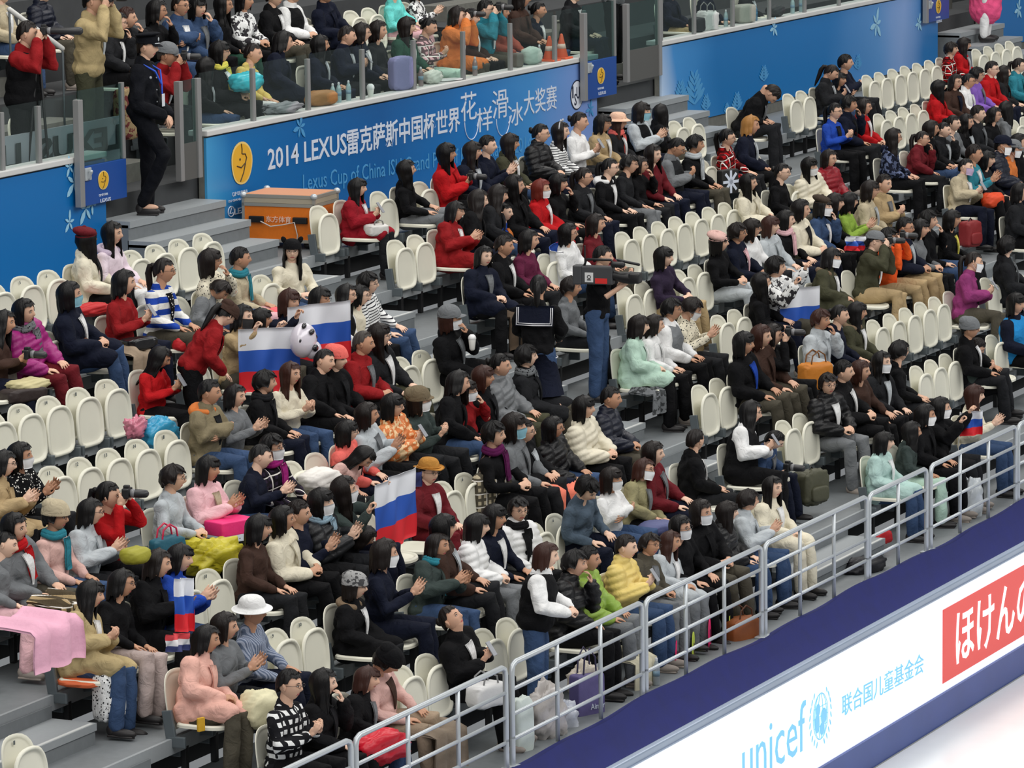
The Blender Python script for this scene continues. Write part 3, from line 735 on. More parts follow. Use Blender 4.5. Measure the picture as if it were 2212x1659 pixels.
def hat_m(kind):
    mb = MB()
    if kind == 'cap':
        dome(mb, .03, .099, .121, .106, p=.8)
        G = [[(.066*math.sin(q)*(1-.1*t), -.095*math.cos(q)-.075*t*math.cos(q*.9), .036-.014*t-.012*(math.sin(q)**2)) for q in np.linspace(-1.1, 1.1, 13)] for t in np.linspace(0, 1, 5)]
        mb.sheet(np.array(G), .006); mb.ell((0, .006, .130), (.008, .008, .005))
    elif kind == 'beanie':
        dome(mb, .022, .101, .124, .122, p=.75); mb.tube([(.092*math.cos(a), .113*math.sin(a)+.006, .03) for a in np.linspace(0, 2*math.pi, 25)], .011, n=6, cap=False)
        mb.ell((0, .05, .095), (.075, .075, .055))
    elif kind == 'beret':
        mb.ell((0, .02, .085), (.115, .125, .050), R=rotx(.25)); mb.tube([(.084*math.cos(a), .104*math.sin(a)+.006, .045) for a in np.linspace(0, 2*math.pi, 25)], .010, n=6, cap=False)
        mb.ell((0, .02, .135), (.02, .02, .012))
    elif kind == 'hat':       # bucket hat
        dome(mb, .045, .092, .112, .085, p=.55); brim(mb, .048, .090, .110, .055, .028)
    elif kind == 'felt':
        dome(mb, .045, .094, .114, .100, p=.5); brim(mb, .048, .092, .112, .045, .01, up=.022)
        mb.tube([(.097*math.cos(a), .117*math.sin(a)+.006, .058) for a in np.linspace(0, 2*math.pi, 25)], .006, n=6, cap=False)
    elif kind == 'slouch':
        dome(mb, .018, .100, .122, .120, p=.7); mb.ell((0, .07, .06), (.085, .075, .07))
        G = [[(.07*math.sin(q), -.100*math.cos(q)-.05*t*math.cos(q), .036-.02*t) for q in np.linspace(-1.1, 1.1, 11)] for t in np.linspace(0, 1, 4)]
        mb.sheet(np.array(G), .006)
    elif kind == 'earhat':
        dome(mb, .028, .100, .120, .100, p=.6)
        for s in (-1, 1): mb.ell((s*.085, .01, .115), (.028, .02, .042), R=roty(s*.5))
    elif kind == 'headband':
        mb.tube([(.086*math.cos(a), .0, .03+.10*math.sin(a)) for a in np.linspace(-.1, math.pi+.1, 19)], .008, n=6)
        for s in (-1, 1): mb.ell((s*.05, -.01, .135), (.02, .01, .016))
    elif kind == 'police':
        dome(mb, .035, .094, .116, .075, p=.35); mb.ell((0, .0, .115), (.118, .128, .022), R=rotx(-.12))
        G = [[(.066*math.sin(q), -.104*math.cos(q)-.055*t*math.cos(q), .036-.025*t) for q in np.linspace(-1.0, 1.0, 11)] for t in np.linspace(0, 1, 4)]
        mb.sheet(np.array(G), .005)
    return mb.mesh(kind, True)
ACC = {}
def acc(kind):
    if kind not in ACC: ACC[kind] = {'glasses': glasses_m, 'mask': mask_m}.get(kind, lambda: hat_m(kind))()
    return ACC[kind]

# ---- poses. local space: origin on the floor under the seat back top, facing -y, x to the person's left... symmetric
HIP = np.array([0, -.17, .50])
def spine(lean, stand):
    h = np.array([0, 0., .93]) if stand else HIP
    R = rotx(lean)                                # rotx(+) tips +z towards -y
    return h, R, h+R@np.array([0, 0, .30]), h+R@np.array([0, .0, .455])
def head_mat(lean, stand, yaw, pitch):
    h, R, c, nb = spine(lean, stand)
    nk = nb+rotx(lean*.6)@np.array([0, -.012, .055])
    Rh = rotx(lean*.5)@rotz(yaw)@rotx(pitch)
    return nk+Rh@np.array([0, -.022, .105]), Rh, nk
# arm targets relative to the upper spine frame (lean=0): (elbow, wrist, finger dir, palm normal)
def arms(pose, stand):
    dz = .43 if stand else 0; dy = .17 if stand else 0
    L = {}
    def both(e, wv, f, n):
        for s in (-1, 1): L[s] = [np.array((s*e[0], e[1], e[2])), np.array((s*wv[0], wv[1], wv[2])), np.array((s*f[0], f[1], f[2])), np.array((s*n[0], n[1], n[2]))]
    if pose == 'L': both((.235, -.22, .70), (.12, -.44, .615), (-.45, -.85, -.12), (0, -.1, -1))
    elif pose == 'K': both((.235, -.24, .70), (.085, -.45, .66), (-.75, -.6, .15), (-.5, .3, -.8))
    elif pose == 'C': both((.225, -.26, .70), (.075, -.45, .82), (-.12, -.55, .83), (-1, 0, .1))
    elif pose == 'P': both((.22, -.24, .70), (.07, -.42, .79), (-.35, -.55, .75), (-.6, .6, .5))
    elif pose == 'M': both((.20, -.38, .84), (.085, -.34, 1.075), (-.3, -.25, .9), (-.7, .5, 0))
    elif pose == 'H':
        both((.235, -.22, .70), (.12, -.42, .64), (-.55, -.8, .0), (0, -.1, -1))
        L[1] = [np.array((.17, -.36, .76)), np.array((.055, -.345, .965)), np.array((-.35, .15, .9)), np.array((-.5, .8, 0))]
    elif pose == 'X':
        both((.23, -.24, .74), (.02, -.35, .77), (-.95, .05, -.1), (0, 1, 0)); L[-1][1][2] += .05; L[-1][1][1] -= .035; L[-1][0][2] += .02
        for s in (-1, 1): L[s][1][0] = -s*.05
    elif pose == 'F': both((.24, -.34, .84), (.23, -.46, 1.02), (-.15, -.3, .9), (0, -1, 0))
    elif pose == 'G': both((.25, -.20, .60), (.07, -.42, .50), (-.7, -.25, -.6), (0, .4, -1))
    elif pose == 'V':
        both((.25, -.30, .75), (.08, -.46, .92), (-.2, -.6, .6), (-.4, .5, .6)); L[-1] = [np.array((-.27, -.34, .74)), np.array((-.20, -.56, .92)), np.array((.1, -.4, .9)), np.array((.8, 0, 0))]
    for s in L:
        for i in (0, 1): L[s][i] = L[s][i]+np.array([0, dy, dz])
    return L
CURL = dict(L=.35, K=.9, C=.12, P=.8, M=1.0, H=.6, X=.5, F=1.2, G=.6, V=1.1)
def hand(mb, wr, f, n, side, curl):
    f = f/np.linalg.norm(f); n = n-f*(n@f); n /= np.linalg.norm(n); a = np.cross(f, n)*side; a /= np.linalg.norm(a)   # a points to the thumb side
    Rm = np.stack([a, f, n], 1)
    def P(x, y, z): return wr+Rm@np.array([x, y, z])
    mb.ell(P(0, .042, 0), (.036, .047, .0145), R=Rm, nu=12, nv=8)
    for k, (x, L_) in enumerate(((.0285, .064), (.0095, .072), (-.0095, .067), (-.0275, .052))):
        c = curl*(1+.12*k); q0 = P(x, .074, 0); pts = [q0]
        ang = .15+c*.35
        for seg in (.42, .32, .26):
            ang += 0; d_ = np.array([x*4.2, math.cos(ang), math.sin(ang)]); q0 = q0+Rm@d_*L_*seg; pts.append(q0.copy()); ang += c*.75
        mb.tube(pts, [.0080, .0077, .0072, .0062], n=7)
    th = [P(.026, .022, .002), P(.046, .045, .010+.012*curl), P(.052, .068, .014+.022*curl), P(.046, .086, .016+.03*curl)]
    mb.tube(th, [.0115, .0100, .0088, .0072], n=7)
SH = {}
def legs_pts(stand, s):
    if stand == 2: return [(s*.09, 0, .93), (s*.12, -.26, .56) if s < 0 else (s*.11, 0, .50), (-.10, -.02, .12) if s < 0 else (s*.10, .0, .09)]
    if stand: return [(s*.09, 0, .93), (s*.11, -.02, .50), (s*.12, .0, .09)]
    return [(s*.09, -.17, .50), (s*.115, -.58, .525), (s*.12, -.60, .09)]
def body_parts(pose, lean, stand, shortsleeve=False):
    """returns MBs : skin, top slim, top jacket, top coat, trousers"""
    h, R, c, nb = spine(lean, stand); h0 = spine(0, stand)[0]
    A = arms(pose, stand)
    fixed = pose in 'LK' and not stand
    def tr(p): return (h+R@(p-h0))
    arm = {}
    for s in (-1, 1):
        sh = h+R@np.array([s*.165, .005, .405])
        e, wv, f, n = A[s]
        if fixed: k = R@np.array([0, 0, .2])-np.array([0, 0, .2]); e = e+k*np.array([1, .7, .7])
        else: e, wv, f, n = tr(e), tr(wv), R@f, R@n
        arm[s] = (sh, e, wv, f, n)
    sk = MB()
    sk.tube([nb+R@np.array([0, .01, -.12]), nb, nb+rotx(lean*.6)@np.array([0, -.010, .075]), nb+rotx(lean*.6)@np.array([0, -.022, .13])], [.075, .055, .050, .048], n=14)
    sk.ell(c, (.11, .06, .12), R=R); sk.ell(h, (.12, .09, .10))
    sk.tube([h, c], .085, n=10)
    for s in (-1, 1):
        sh, e, wv, f, n = arm[s]
        sk.tube([sh+(c-sh)*.5, sh+(e-sh)*.12+(c-sh)*.12, (sh+e)/2, e, wv, wv+f/np.linalg.norm(f)*.02], [.03, .03, .034, .033, .0235, .024], n=10)
        hand(sk, wv, f, n, s, CURL[pose])
        lp = [np.array(p) for p in legs_pts(stand, s)]
        sk.tube(lp, [.06, .045, .034], n=10); sk.ell(lp[2]+np.array([0, -.06, -.045]), (.035, .10, .03))
    tops = {}
    for kind, g in (('s', .004), ('j', .022), ('c', .026), ('p', .034)):
        mb = MB()
        mb.ell(h+R@np.array([0, .0, .30]), (.178+g, .116+g, .160), R=R, nu=20, nv=12)
        mb.ell(h+R@np.array([0, -.004, .15]), (.160+g, .122+g, .17), R=R, nu=20, nv=12)
        mb.ell(h+R@np.array([0, 0, .02]), (.170+g, .135+g*.7, .10), R=R, nu=20, nv=12)
        for s in (-1, 1):
            sh, e, wv, f, n = arm[s]; fd = f/np.linalg.norm(f)
            mb.ell(sh+np.array([0, 0, -.01]), (.062+g, .060+g, .058+g), nu=12, nv=9)
            if shortsleeve: mb.tube([sh, sh+(e-sh)*.75], [.058+g, .060+g], n=12)
            else:
                mid = (sh+e)/2
                mb.tube([sh, mid, e, (e+wv)/2, wv-fd*.015], [.058+g, .056+g, .054+g, .047+g, .038+g*.7], n=12)
        mb.tube([h+R@np.array([0, .015, .36]), nb+R@np.array([0, .008, .012+.4*g])], [.10, .066+g*.6], n=16)
        if kind in 'jcp':
            mb.tube([nb+R@np.array([.066*math.cos(a), .062*math.sin(a), -.008-.02*math.sin(-a)]) for a in np.linspace(-1.2, math.pi+1.2, 15)], .018+g*.3, n=8)
        if kind == 'c' and not stand:
            for s in (-1, 1):
                mb.tube([h+np.array([s*.08, .0, .02]), np.array([s*.11, -.36, .56]), np.array([s*.13, -.55, .55])], [.13, .105, .09], n=12)
        if kind == 'c' and stand:
            mb.tube([h, h-np.array([0, 0, .25]), h-np.array([0, 0, .52])], [.19, .215, .235], n=20, sq=.85)
        tops[kind] = mb
    tq = MB(); tq.ell(h+np.array([0, .0, .0]), (.165, .135, .10), nu=16, nv=10)
    for s in (-1, 1):
        lp = [np.array(p) for p in legs_pts(stand, s)]
        tq.tube([lp[0], (lp[0]+lp[1])/2, lp[1], (lp[1]+lp[2])/2, lp[2]], [.098, .092, .076, .070, .064], n=14)
    return sk, tops, tq, arm
def wrinkle(V, amp, seed=0, puff=False):
    V = V.copy(); c = V.mean(0)
    if puff: amp *= .25
    d = .45*np.sin(V[:, 2]*61+V[:, 0]*23+seed)*.5+np.sin(V[:, 0]*47-V[:, 2]*38+V[:, 1]*52+seed*2)*.5+np.sin(V[:, 1]*83+V[:, 2]*29+1+seed)*.35
    D = V-np.stack([c[0]*np.ones(len(V)), c[1]*np.ones(len(V)), V[:, 2]], 1); D /= np.linalg.norm(D, axis=1, keepdims=True)+1e-6
    V += D*(d*amp)[:, None]; d2 = np.sin(V[:, 2]*27+V[:, 0]*31+V[:, 1]*17+seed*1.7)+.7*np.sin(V[:, 0]*19-V[:, 2]*33-V[:, 1]*24+seed); V += D*(d2*amp*1.0)[:, None]
    if puff:
        q = np.abs(np.sin((V[:, 2]+.35*V[:, 1])*math.pi/.068)); V += D*((q**.6-.6)*.020)[:, None]
    return V
TOPN = dict(s='sweater', h='shirt', j='jacket', c='coat', p='padded jacket', v='vest')
# specification rows: tile x y hair yaw pose top trousers row opts
DBG = 0
PEOPLE_TXT = """A 235 290 s 20 M dr.j/k k U0 vest=k,stand=1.72,lens
A 800 10 s 20 M kh.j ol U0 stand=1.8,cap
A 20 -60 s 10 L bg.j k U1
A 370 -60 s 10 L nv.p k U1
A 1000 180 b 25 H dk.j k U1 glasses
A 1090 150 sr 20 H dk.j k U1
A 1340 90 b 20 H k.s k U1 glasses
A 1540 50 s -5 X dm.j k U1 glasses
A 1690 60 b -15 H dm.j k U1
A 1910 40 l 10 L k.s gn U1 glasses
A 2090 0 b 0 K wh.s~ k U1
A 1430 470 g 20 M dr.j k U0 cap=gy,lean=20
A 1760 560 l 60 L k.j dm U0
A 1880 440 b 20 K k.j k U0 scarf=yl,glasses
A 2160 450 u 15 L yll.s wh U0
B 240 330 b 30 L nv.c k U0
B 560 380 l 30 L nv.j k U0
B 790 300 s 25 P nv.j k U0
B 915 280 b 25 L nv.j k U0 glasses
B 1055 260 b 10 L dk.s k U0
B 1300 225 l 15 L gn.j k U0
B 1490 230 u 10 P pk.s# mt U0 pitch=15
B 1730 130 b 10 M or.c k U0
B 1850 150 s 10 L br.j k U1 glasses
B 1975 80 s 15 M tl.j k U1 glasses
B 2100 100 b 15 L rs.j k U0
B 170 -30 s 10 L k.j k U1
B 330 -60 s 15 K k.v/wh k U1
B 600 -60 s 15 K nv.c k U1
B 1190 -90 x 20 L cy.s pk U1
B 1400 -80 b 25 C wh.s~ k U1
C 250 90 u 20 L nv.s/wh k U0
C 110 -20 b 20 L br.j k U1
C 560 -60 s 20 L dk.j k U1
C 1400 -70 s 20 L nv.j kh U0
C 1700 -90 b 20 L nv.j k U0
C 2050 -100 s 20 L dk.j k U0

D 900 -170 b 20 L tl.j k U0
E 740 430 l 60 L cr.j k 0 beret=mr
E 960 370 l 5 L pl.s wh 0 fur
E 1060 790 b 20 P dr.s k 1
E 1400 690 t 15 L bl.s= k 1 glasses,inner=k*
E 1800 600 b 25 H cr.s* k 1 glasses
E 2050 590 s 30 L bg.s pk 1 scarf=tl
E 1900 830 x 10 L gy.j k 2 pitch=35,lean=20
E 600 890 b 30 K nv.c dm 1 maskb
E 210 1020 b 0 L mg.p mr 1 scarf=gy
E 40 1110 l 10 P br.s k 1 camera
E 1930 1070 t 60 L dr.j k 2 lean=32,stand=1.5,beanie=br,pitch=20
E 2070 1080 b 0 F tn.s k 2 maskk
E 1370 1430 l 15 P rd.s k 2 pitch=30
F 320 520 l -60 K cr.s k 1 hat=k,glasses
F 300 950 br -10 F nv.s k 2
F 560 920 b 0 L k.s k 2 glasses
F 790 880 l 5 L k.v/wh k 2 glasses
F 900 900 b 15 L cr.s k 2 glasses
F 970 790 x 10 L wh.s- dm 2 glasses
F 50 1110 b 30 L gy.s k 2
F 1070 1230 l 15 L dk.j ol 3 glasses
F 930 1310 g 15 K dr.j k 3
F 700 1440 x 0 L k.j k 3 beanie=co
F 600 1450 s 0 L k.j k 3
F 310 1570 lr -10 P cr.s k 3
F 90 1640 x 30 L k.j k 3 scarf=dk
F 1670 1080 br 15 H k.c k 3 cap=gy,mask,cup
F 1720 170 b 5 C dr.c dr 1 glasses
F 2130 190 u 0 L bl.s nv 1 inner=or
F 1960 570 b -25 K nv.c k 2
F 2130 480 s 10 L k.j/wh k 2
F 880 -20 l 10 P cs.c dk 0
B 1290 1450 l 30 L k.s gy 0
B 1640 1300 l 10 P rd.j k 0 camera
B 1860 1290 l 15 L nv.j k 0
B 1990 1240 s 10 C nv.s k 0
F 1910 60 l 30 L k.j k 1
B 2180 1220 l 20 L ol.j/wh k 0
F 2080 20 l 25 L dk.j k 1
F 1740 1620 b 25 L k.j k 4
F 1950 1590 br 10 L k.j k 4
F 2100 1490 u 10 L gy.p ol 4
G 150 1420 x 30 L dk.c k 4 scarf=gy
C 270 1140 u 15 K k.p k 0 glasses
C 440 1120 l 10 L wh.s- k 0 headband
C 600 1040 u 15 P wh.h k 0
C 800 1050 b 5 L tn.j/wh k 0 glasses
C 930 1040 lr 10 L dk.j k 0 hat=pc,scarf=co
C 1130 950 b 15 C lg.j k 0 maskb,vest=k
C 1290 960 l 80 L k.j k 0
C 1590 1230 x 15 L k.s k 1 scarf=lg
C 1430 1260 u 10 P dk.v/gy k 1 glasses,pitch=25
C 1230 1310 l -10 L mr.s k 1
C 1030 1390 x 10 L dk.s gy 1 glasses
C 1110 1410 b 10 H k.s k 1 glasses
C 860 1430 t 15 L k.s/wh k 1 glasses,hood
C 640 1510 t 15 L dk.j nv 1 glasses
C 420 1560 b 10 H k.s k 1
C 270 1610 bg 10 L rd.c k 1 mask
C 50 1570 l 15 L k.j k 1
C 2060 1060 by 10 L nv.j k 1
C 1860 1170 t 10 L rd.h# k 1 glasses
C 2040 1550 l 5 K cr.j k 2
G 170 430 b 15 L mu.s k 2
G 500 360 b 15 L wh.s k 2 glasses,flagshawl
G 740 290 b 10 L mr.s k 2
G 250 830 t 110 L k.s k 4 sailor,stand=1.55
G 530 830 x 20 L gy.s k 3
G 1320 560 b 0 K pu.s tn 3
G 1790 440 b 15 K k.s lg 2 beret=pp
G 1950 360 x 10 L nv.j/pk nv 2 glasses
G 2070 320 b 15 L wh.s k 2 glasses
G 2150 790 l 30 L k.s k 3
G 1110 1150 b 30 K mt.c k 4 legs
G 1240 1150 b 25 L wh.j k 4
G 1390 1020 x 10 L gy.v k 4 glasses
G 1560 1010 x 20 C cr.s* k 4 mask,pitch=20
G 2010 1290 b 0 L k.j/bl k 4
G 2160 1230 br 0 L br.j k 4
D 60 800 s 10 L k.j k 0 pitch=60,lean=35
D 570 620 t 10 P dk.j k 0 pitch=25
D 645 680 b -10 L dk.s k 0
D 690 530 s 20 X nv.s k 0
D 720 890 x 10 H nv.j k 1
D 850 910 b 5 L rd.j k 1 glasses
D 600 950 t -5 P bl.s/dk k 1 glasses
D 1590 420 x 10 L rd.h# k 0
D 1700 380 l 20 L rd.j k 0
D 1940 590 s 0 L rd.j k 0 glasses
D 2040 620 l 30 L dk.j k 0
D 2170 560 t 15 L tl.j k 0 glasses
D 1480 750 l 40 L rd.j k 1
D 1630 700 b -20 L br.j/nv k 1 glasses
D 1740 690 t 10 L wh.j k 1 glasses
D 1810 640 x 10 L pu2.j k 1 glasses
D 2060 930 l 60 L gy.s gy 1
D 1960 980 b 0 L k.s k 1 glasses
D 1820 970 sb 10 L dk.j k 1
D 1720 1040 l 0 L k.j k 1
D 1610 1050 t -5 L gy.s k 1
D 1530 1110 u 0 H dk.j k 2
D 1420 1100 b 20 L k.j k 2
D 1350 1170 t 10 H mr.j k 2 glasses
D 1100 1170 l 20 L nv.s~ k 2 glasses
D 1790 1310 s 15 C tl.s/wh k 3
D 1720 1420 s -5 P bg.j nv 3 maskp
D 1900 1360 b 0 L dk.s k 3
D 2030 1240 s 10 K nv.p k 3 maskw,cap=nv
D 2120 1270 x 10 L or.s k 3 mask,cap=gy
D 2170 1210 b 10 L k.s k 2
D 550 1350 b -10 L cs.p k 2 glasses
D 380 1400 l -10 K cr.p k 2 maskw
D 150 1470 u 5 L k.s k 2 glasses
D 1020 1570 s -15 P tn.j k 3
D 900 1620 b 10 L bg.j k 3 glasses
H 720 100 b 35 C gnl.s k 3
H 600 110 b 20 L k.s k 3
H 500 140 b 5 H dm.j k 3 mask,beret=db
H 310 160 b 15 K cr.j/dk k 3
H 180 250 b 15 L k.s k 3 scarf=pk
H 50 300 br 0 L lg.j lg 3
H 1200 320 s 5 K nv.j/lg tn 4 glasses
H 1330 330 b 0 K gy.s k 4
H 1400 250 x 10 H k.s k 4
H 1600 250 b 10 L k.s/yl k 4
H 1060 400 x 15 M oc.s tn 4 glasses
H 940 430 s 20 M ol.j tn 4 cap=gy,glasses
H 570 570 b 5 K ol.c ol 4 mask,fur2
H 100 650 x 20 F wh.j~ k 4
H 2070 480 x 60 L dk.j k 5
H 1780 600 t 20 P mg2.j k 5 mask
H 2150 950 b -20 L sb.v/nv k 6
H 1750 1180 s 10 L k.j k 6 glasses,beanie=gy
H 1800 1340 s 10 P dg.j k 7 pitch=40
H 1150 1380 x 50 L k.s k 6
H 1000 1470 l -10 L dk.j k 6 mask
H 820 1530 br 0 L br.s k 6
H 680 1540 s 10 K k.j/wh k 6
H 540 1650 x -40 K k.p/wh gy 6 glasses
H 790 1040 l 15 L ol.j k 5 fur2
H 640 1070 t 10 L nv.s k 5
H 480 1110 xr -5 H lg.j k 5
H 70 1230 b 10 M k.s k 5
H 2180 20 b 10 L dk.j k 4
I 170 640 b 15 C k.s* k 4 mask
I 40 700 b 20 C tn.c k 4 glasses
I 1790 110 s 15 X tn2.j dm 3 hood=or
I 2010 140 b 0 C gy.s k 3
I 1480 840 x 20 K lg.s k 4 glasses
I 1780 760 b 0 C pk.j/bg k 4
I 930 980 t 15 M rd.s k 5
I 780 1120 b 20 C lg.j k 5 glasses
I 480 1170 x 5 L pp.s k 5 beanie=bg,scarf=tl,glasses
I 130 1240 b 0 L gy.j k 5 scarf=rd
I 60 1390 u 15 L gy.s pk 5
I 1350 1550 b 15 C k.j k 6
I 1540 1500 b 10 C bl.j k 6
J 60 640 s 25 C nv.s k 4
J 150 560 x 0 L pu.s# k 4 mask,glasses,scarf=mg
J 780 440 b 20 L co.j k 4 glasses
J 960 290 b 20 C lg.j k 4
J 1180 210 b 5 P or.p~ k 4 glasses
J 1400 160 b 15 P dg.s k 4 mask,hat=olh
J 1800 90 b 10 H dr.s k 4 mask,glasses
J 2050 450 x 5 K k.s k 5 scarf=pu3
J 960 640 l 0 L pp.s k 5 pitch=35,lean=32,row=4
J 770 930 l 25 F dg.s k 5 mask
J 570 1030 b 10 C dk.p k 5 mask,scarf=lb
J 1490 790 s -20 L mr.j mr 5 hat=tnh,glasses
J 240 1180 b 20 K cr.j k 6
J 380 1130 s 10 C nv.s k 6
J 910 1370 b 30 L k.s k 6 row=5,lean=32,pitch=20
J 1110 1480 b 30 C nv.s k 7 mask
J 1570 1400 b 0 C dg.j k 6 scarf=tl
J 1620 1260 b 30 L br.j k 6
J 1900 1250 b 25 K wh.p gy 6
J 2050 1170 b 0 L nv.s/wh k 6
K 80 1110 x -40 L wh.p/k k 6 glasses,scarf=k
J 40 1260 b 20 L br.s k 5
K 130 430 s 10 K k.j k 5 glasses
K 370 400 b 15 L k.p k 5 glasses
K 50 380 b 10 L gy.j k 5 maskb
K 640 230 b 5 K cr.p k 5
K 870 160 s 10 K nv.p k 5
K 1230 620 b 10 L mr.j k 6
K 1160 750 br 0 L ol2.j k 6 mask,glasses
K 870 840 b 0 X wh.s dm 6 mask
K 670 900 x -20 L sl.s k 6 pitch=25,lean=20
K 1590 520 s 70 L k.j k 6
K 2060 260 l 20 P k.v/wh k 6 glasses
L 70 520 s 15 P dm.j k 7 pitch=30,camera,lean=24
K 1640 1110 b -10 K k.j k 7 mask
K 1860 1130 l 25 L k.p k 7
K 2040 1030 x 40 C lg.j k 7
K 1460 1240 b -10 L k.s k 7 mask,glasses
K 1390 1370 lr 0 K lg.c gy 7
K 1210 1400 x -15 K dg2.j gy 7 glasses
K 1000 1430 s 5 P yll.p dm 7
K 680 1530 s 10 L gnl.p gy 7
K 320 1500 br 15 K k.v/wh dm 7 stand=1.5,lean=10
K 560 1560 x 10 H k.p k 7
L 70 920 l -15 K cr.c cr 7
L 1020 530 b 15 L mt2.c dm 7
L 1260 430 l 30 L dg.s mt 7
L 1370 300 b 15 L k.j k 7 maskw
L 1500 240 b 20 F k.j k 7 maskw
L 1790 130 lr 15 C cr.s dm 7
M 780 150 l 20 P kh.c dm 5
M 1050 60 b 15 L k.s pg 6 glasses
M 1770 540 b 15 K pk3.c dg2 6
M 1920 450 b 15 C gy.s k 6
M 2160 320 s 10 L st.h= nv 6 hat=wh
N 860 110 b 10 L k.c k 6 beanie=sq,fur2,glasses
N 1680 370 u 0 P k.j/wh k 7 pitch=-35
N 300 950 s 0 P wh.h# k 7 glasses
N 590 930 l 20 H k.j k 7
N 980 870 br 10 L k.j dm 7
N 1130 740 x 5 L pp.s/br fur 7 beanie=k,pitch=35
A 1260 400 s 10 G nb.j nb G stand=1.7,police
G 800 570 s 20 V k.h dm V stand=1.5,tv
D 1928 -670 b 10 L pk2.c wh W stand=1.65
C 928 -435 s 20 L gy.j k S stand=1.7"""
UY = {'U0': (2.10, 1.15), 'U1': (2.95, 1.57), 'U2': (3.71, 1.99), 'U3': (4.59, 2.41)}
ORD = ['first', 'second', 'third', 'fourth', 'fifth', 'sixth', 'seventh', 'eighth']
P = []
for ln in PEOPLE_TXT.strip().split('\n'):
    a = ln.split()
    if len(a) < 9: continue
    o = {}
    if len(a) > 9:
        for t in a[9].split(','):
            k, _, v = t.partition('='); o[k] = v or True
    if 'skip' in o: continue
    u, v = tp(a[0], float(a[1]), float(a[2])); yaw = float(a[4]); pitch = float(o.get('pitch', 0)); lean = float(o.get('lean', 4))
    if 'stand' in o and float(o['stand']) == 0: o.pop('stand')
    rowc = a[8]; stand = 1 if 'stand' in o else 0
    if rowc == 'G': stand = 2
    by = max(-50, min(60, yaw*.45)) if not stand else yaw*.6
    if rowc == 'V': by = 12
    if 'sailor' in o: by = 100
    if rowc[0] == 'U': rowY, rowZ = UY[rowc]
    elif rowc == 'G': rowY, rowZ = 1.02, .93
    elif rowc == 'W': rowY, rowZ = .72, .73
    elif rowc == 'S': rowY, rowZ = 1.75, 1.15
    elif rowc == 'V': rowY, rowZ = -3.47, -3*RH
    else: rowY, rowZ = 0, 0
    if stand and rowc[0] == 'U': rowY = {'U0': 1.62, 'U1': 2.42}[rowc]
    rel = yaw-by
    rel = max(-75, min(75, rel)); rel = round(rel/12)*12; by = yaw-rel; pq = round(pitch/12)*12; lq = round(lean/8)*8 if lean > 6 else 4
    hc, Rh, nk = head_mat(math.radians(lq), stand, math.radians(rel), math.radians(pq))
    hl = rotz(math.radians(by))@hc
    if rowc in '01234567' and not stand:
        best = None
        for r in range(8):
            q = atY(u, v, -r*RD+hl[1]); e = abs(q[2]+r*RH-hc[2])
            if best is None or e < best[0]: best = (e, r)
        r = int(o['row']) if 'row' in o else best[1]; rowY, rowZ = -r*RD, -r*RH
    elif rowc in '01234567':
        r = int(rowc); rowY, rowZ = {1: (-1.98, -2*RH), 2: (-2.25, -2*RH), 4: (-3.74, -4*RH+RH/2), 7: (-6.62, -7*RH)}[r]
    else: r = -1
    if rowc[0] == 'U' and not stand:
        rowc = min((abs(atY(u, v, UY[q][0]+hl[1])[2]-UY[q][1]-hc[2]), q) for q in UY)[1]; rowY, rowZ = UY[rowc]
    tgt = atY(u, v, rowY+hl[1])
    sz = (tgt[2]-rowZ)/hc[2]; lo, hi = (.88, 1.10) if not stand else (.84, 1.2)
    if 'sailor' in o: lo = .8
    szc = max(lo, min(hi, sz)); sxy = 1+(szc-1)*.5
    for _ in range(3):
        tgt = atY(u, v, rowY+hl[1]*sxy)
        szc = max(lo, min(hi, (tgt[2]-rowZ)/hc[2])); sxy = 1+(szc-1)*.5
    dz = tgt[2]-rowZ-szc*hc[2]
    if (abs(dz) > .06 or szc >= hi or szc <= lo) and DBG: print('SZ', ln, 'r', r, 'szc %.2f dz %.2f' % (szc, dz))
    P.append(dict(u=u, v=v, r=r, row=rowc, X=tgt[0]-hl[0]*sxy, Y=rowY, Z=rowZ+dz, base=rowZ, by=by, rel=rel, pitch=pq, lean=lq, stand=stand,
                  hair=a[3], pose=a[5], top=a[6], pants=a[7], o=o, sz=szc, sxy=sxy, dz=dz, hx=tgt[0]))
occ = {}
for p in P:
    if p['stand'] or 'nos' in p['o']: continue
    k = ('r', p['r']) if p['r'] >= 0 else ('U', int(p['row'][1]))
    occ.setdefault(k, []).append([p['X'], 0, p])
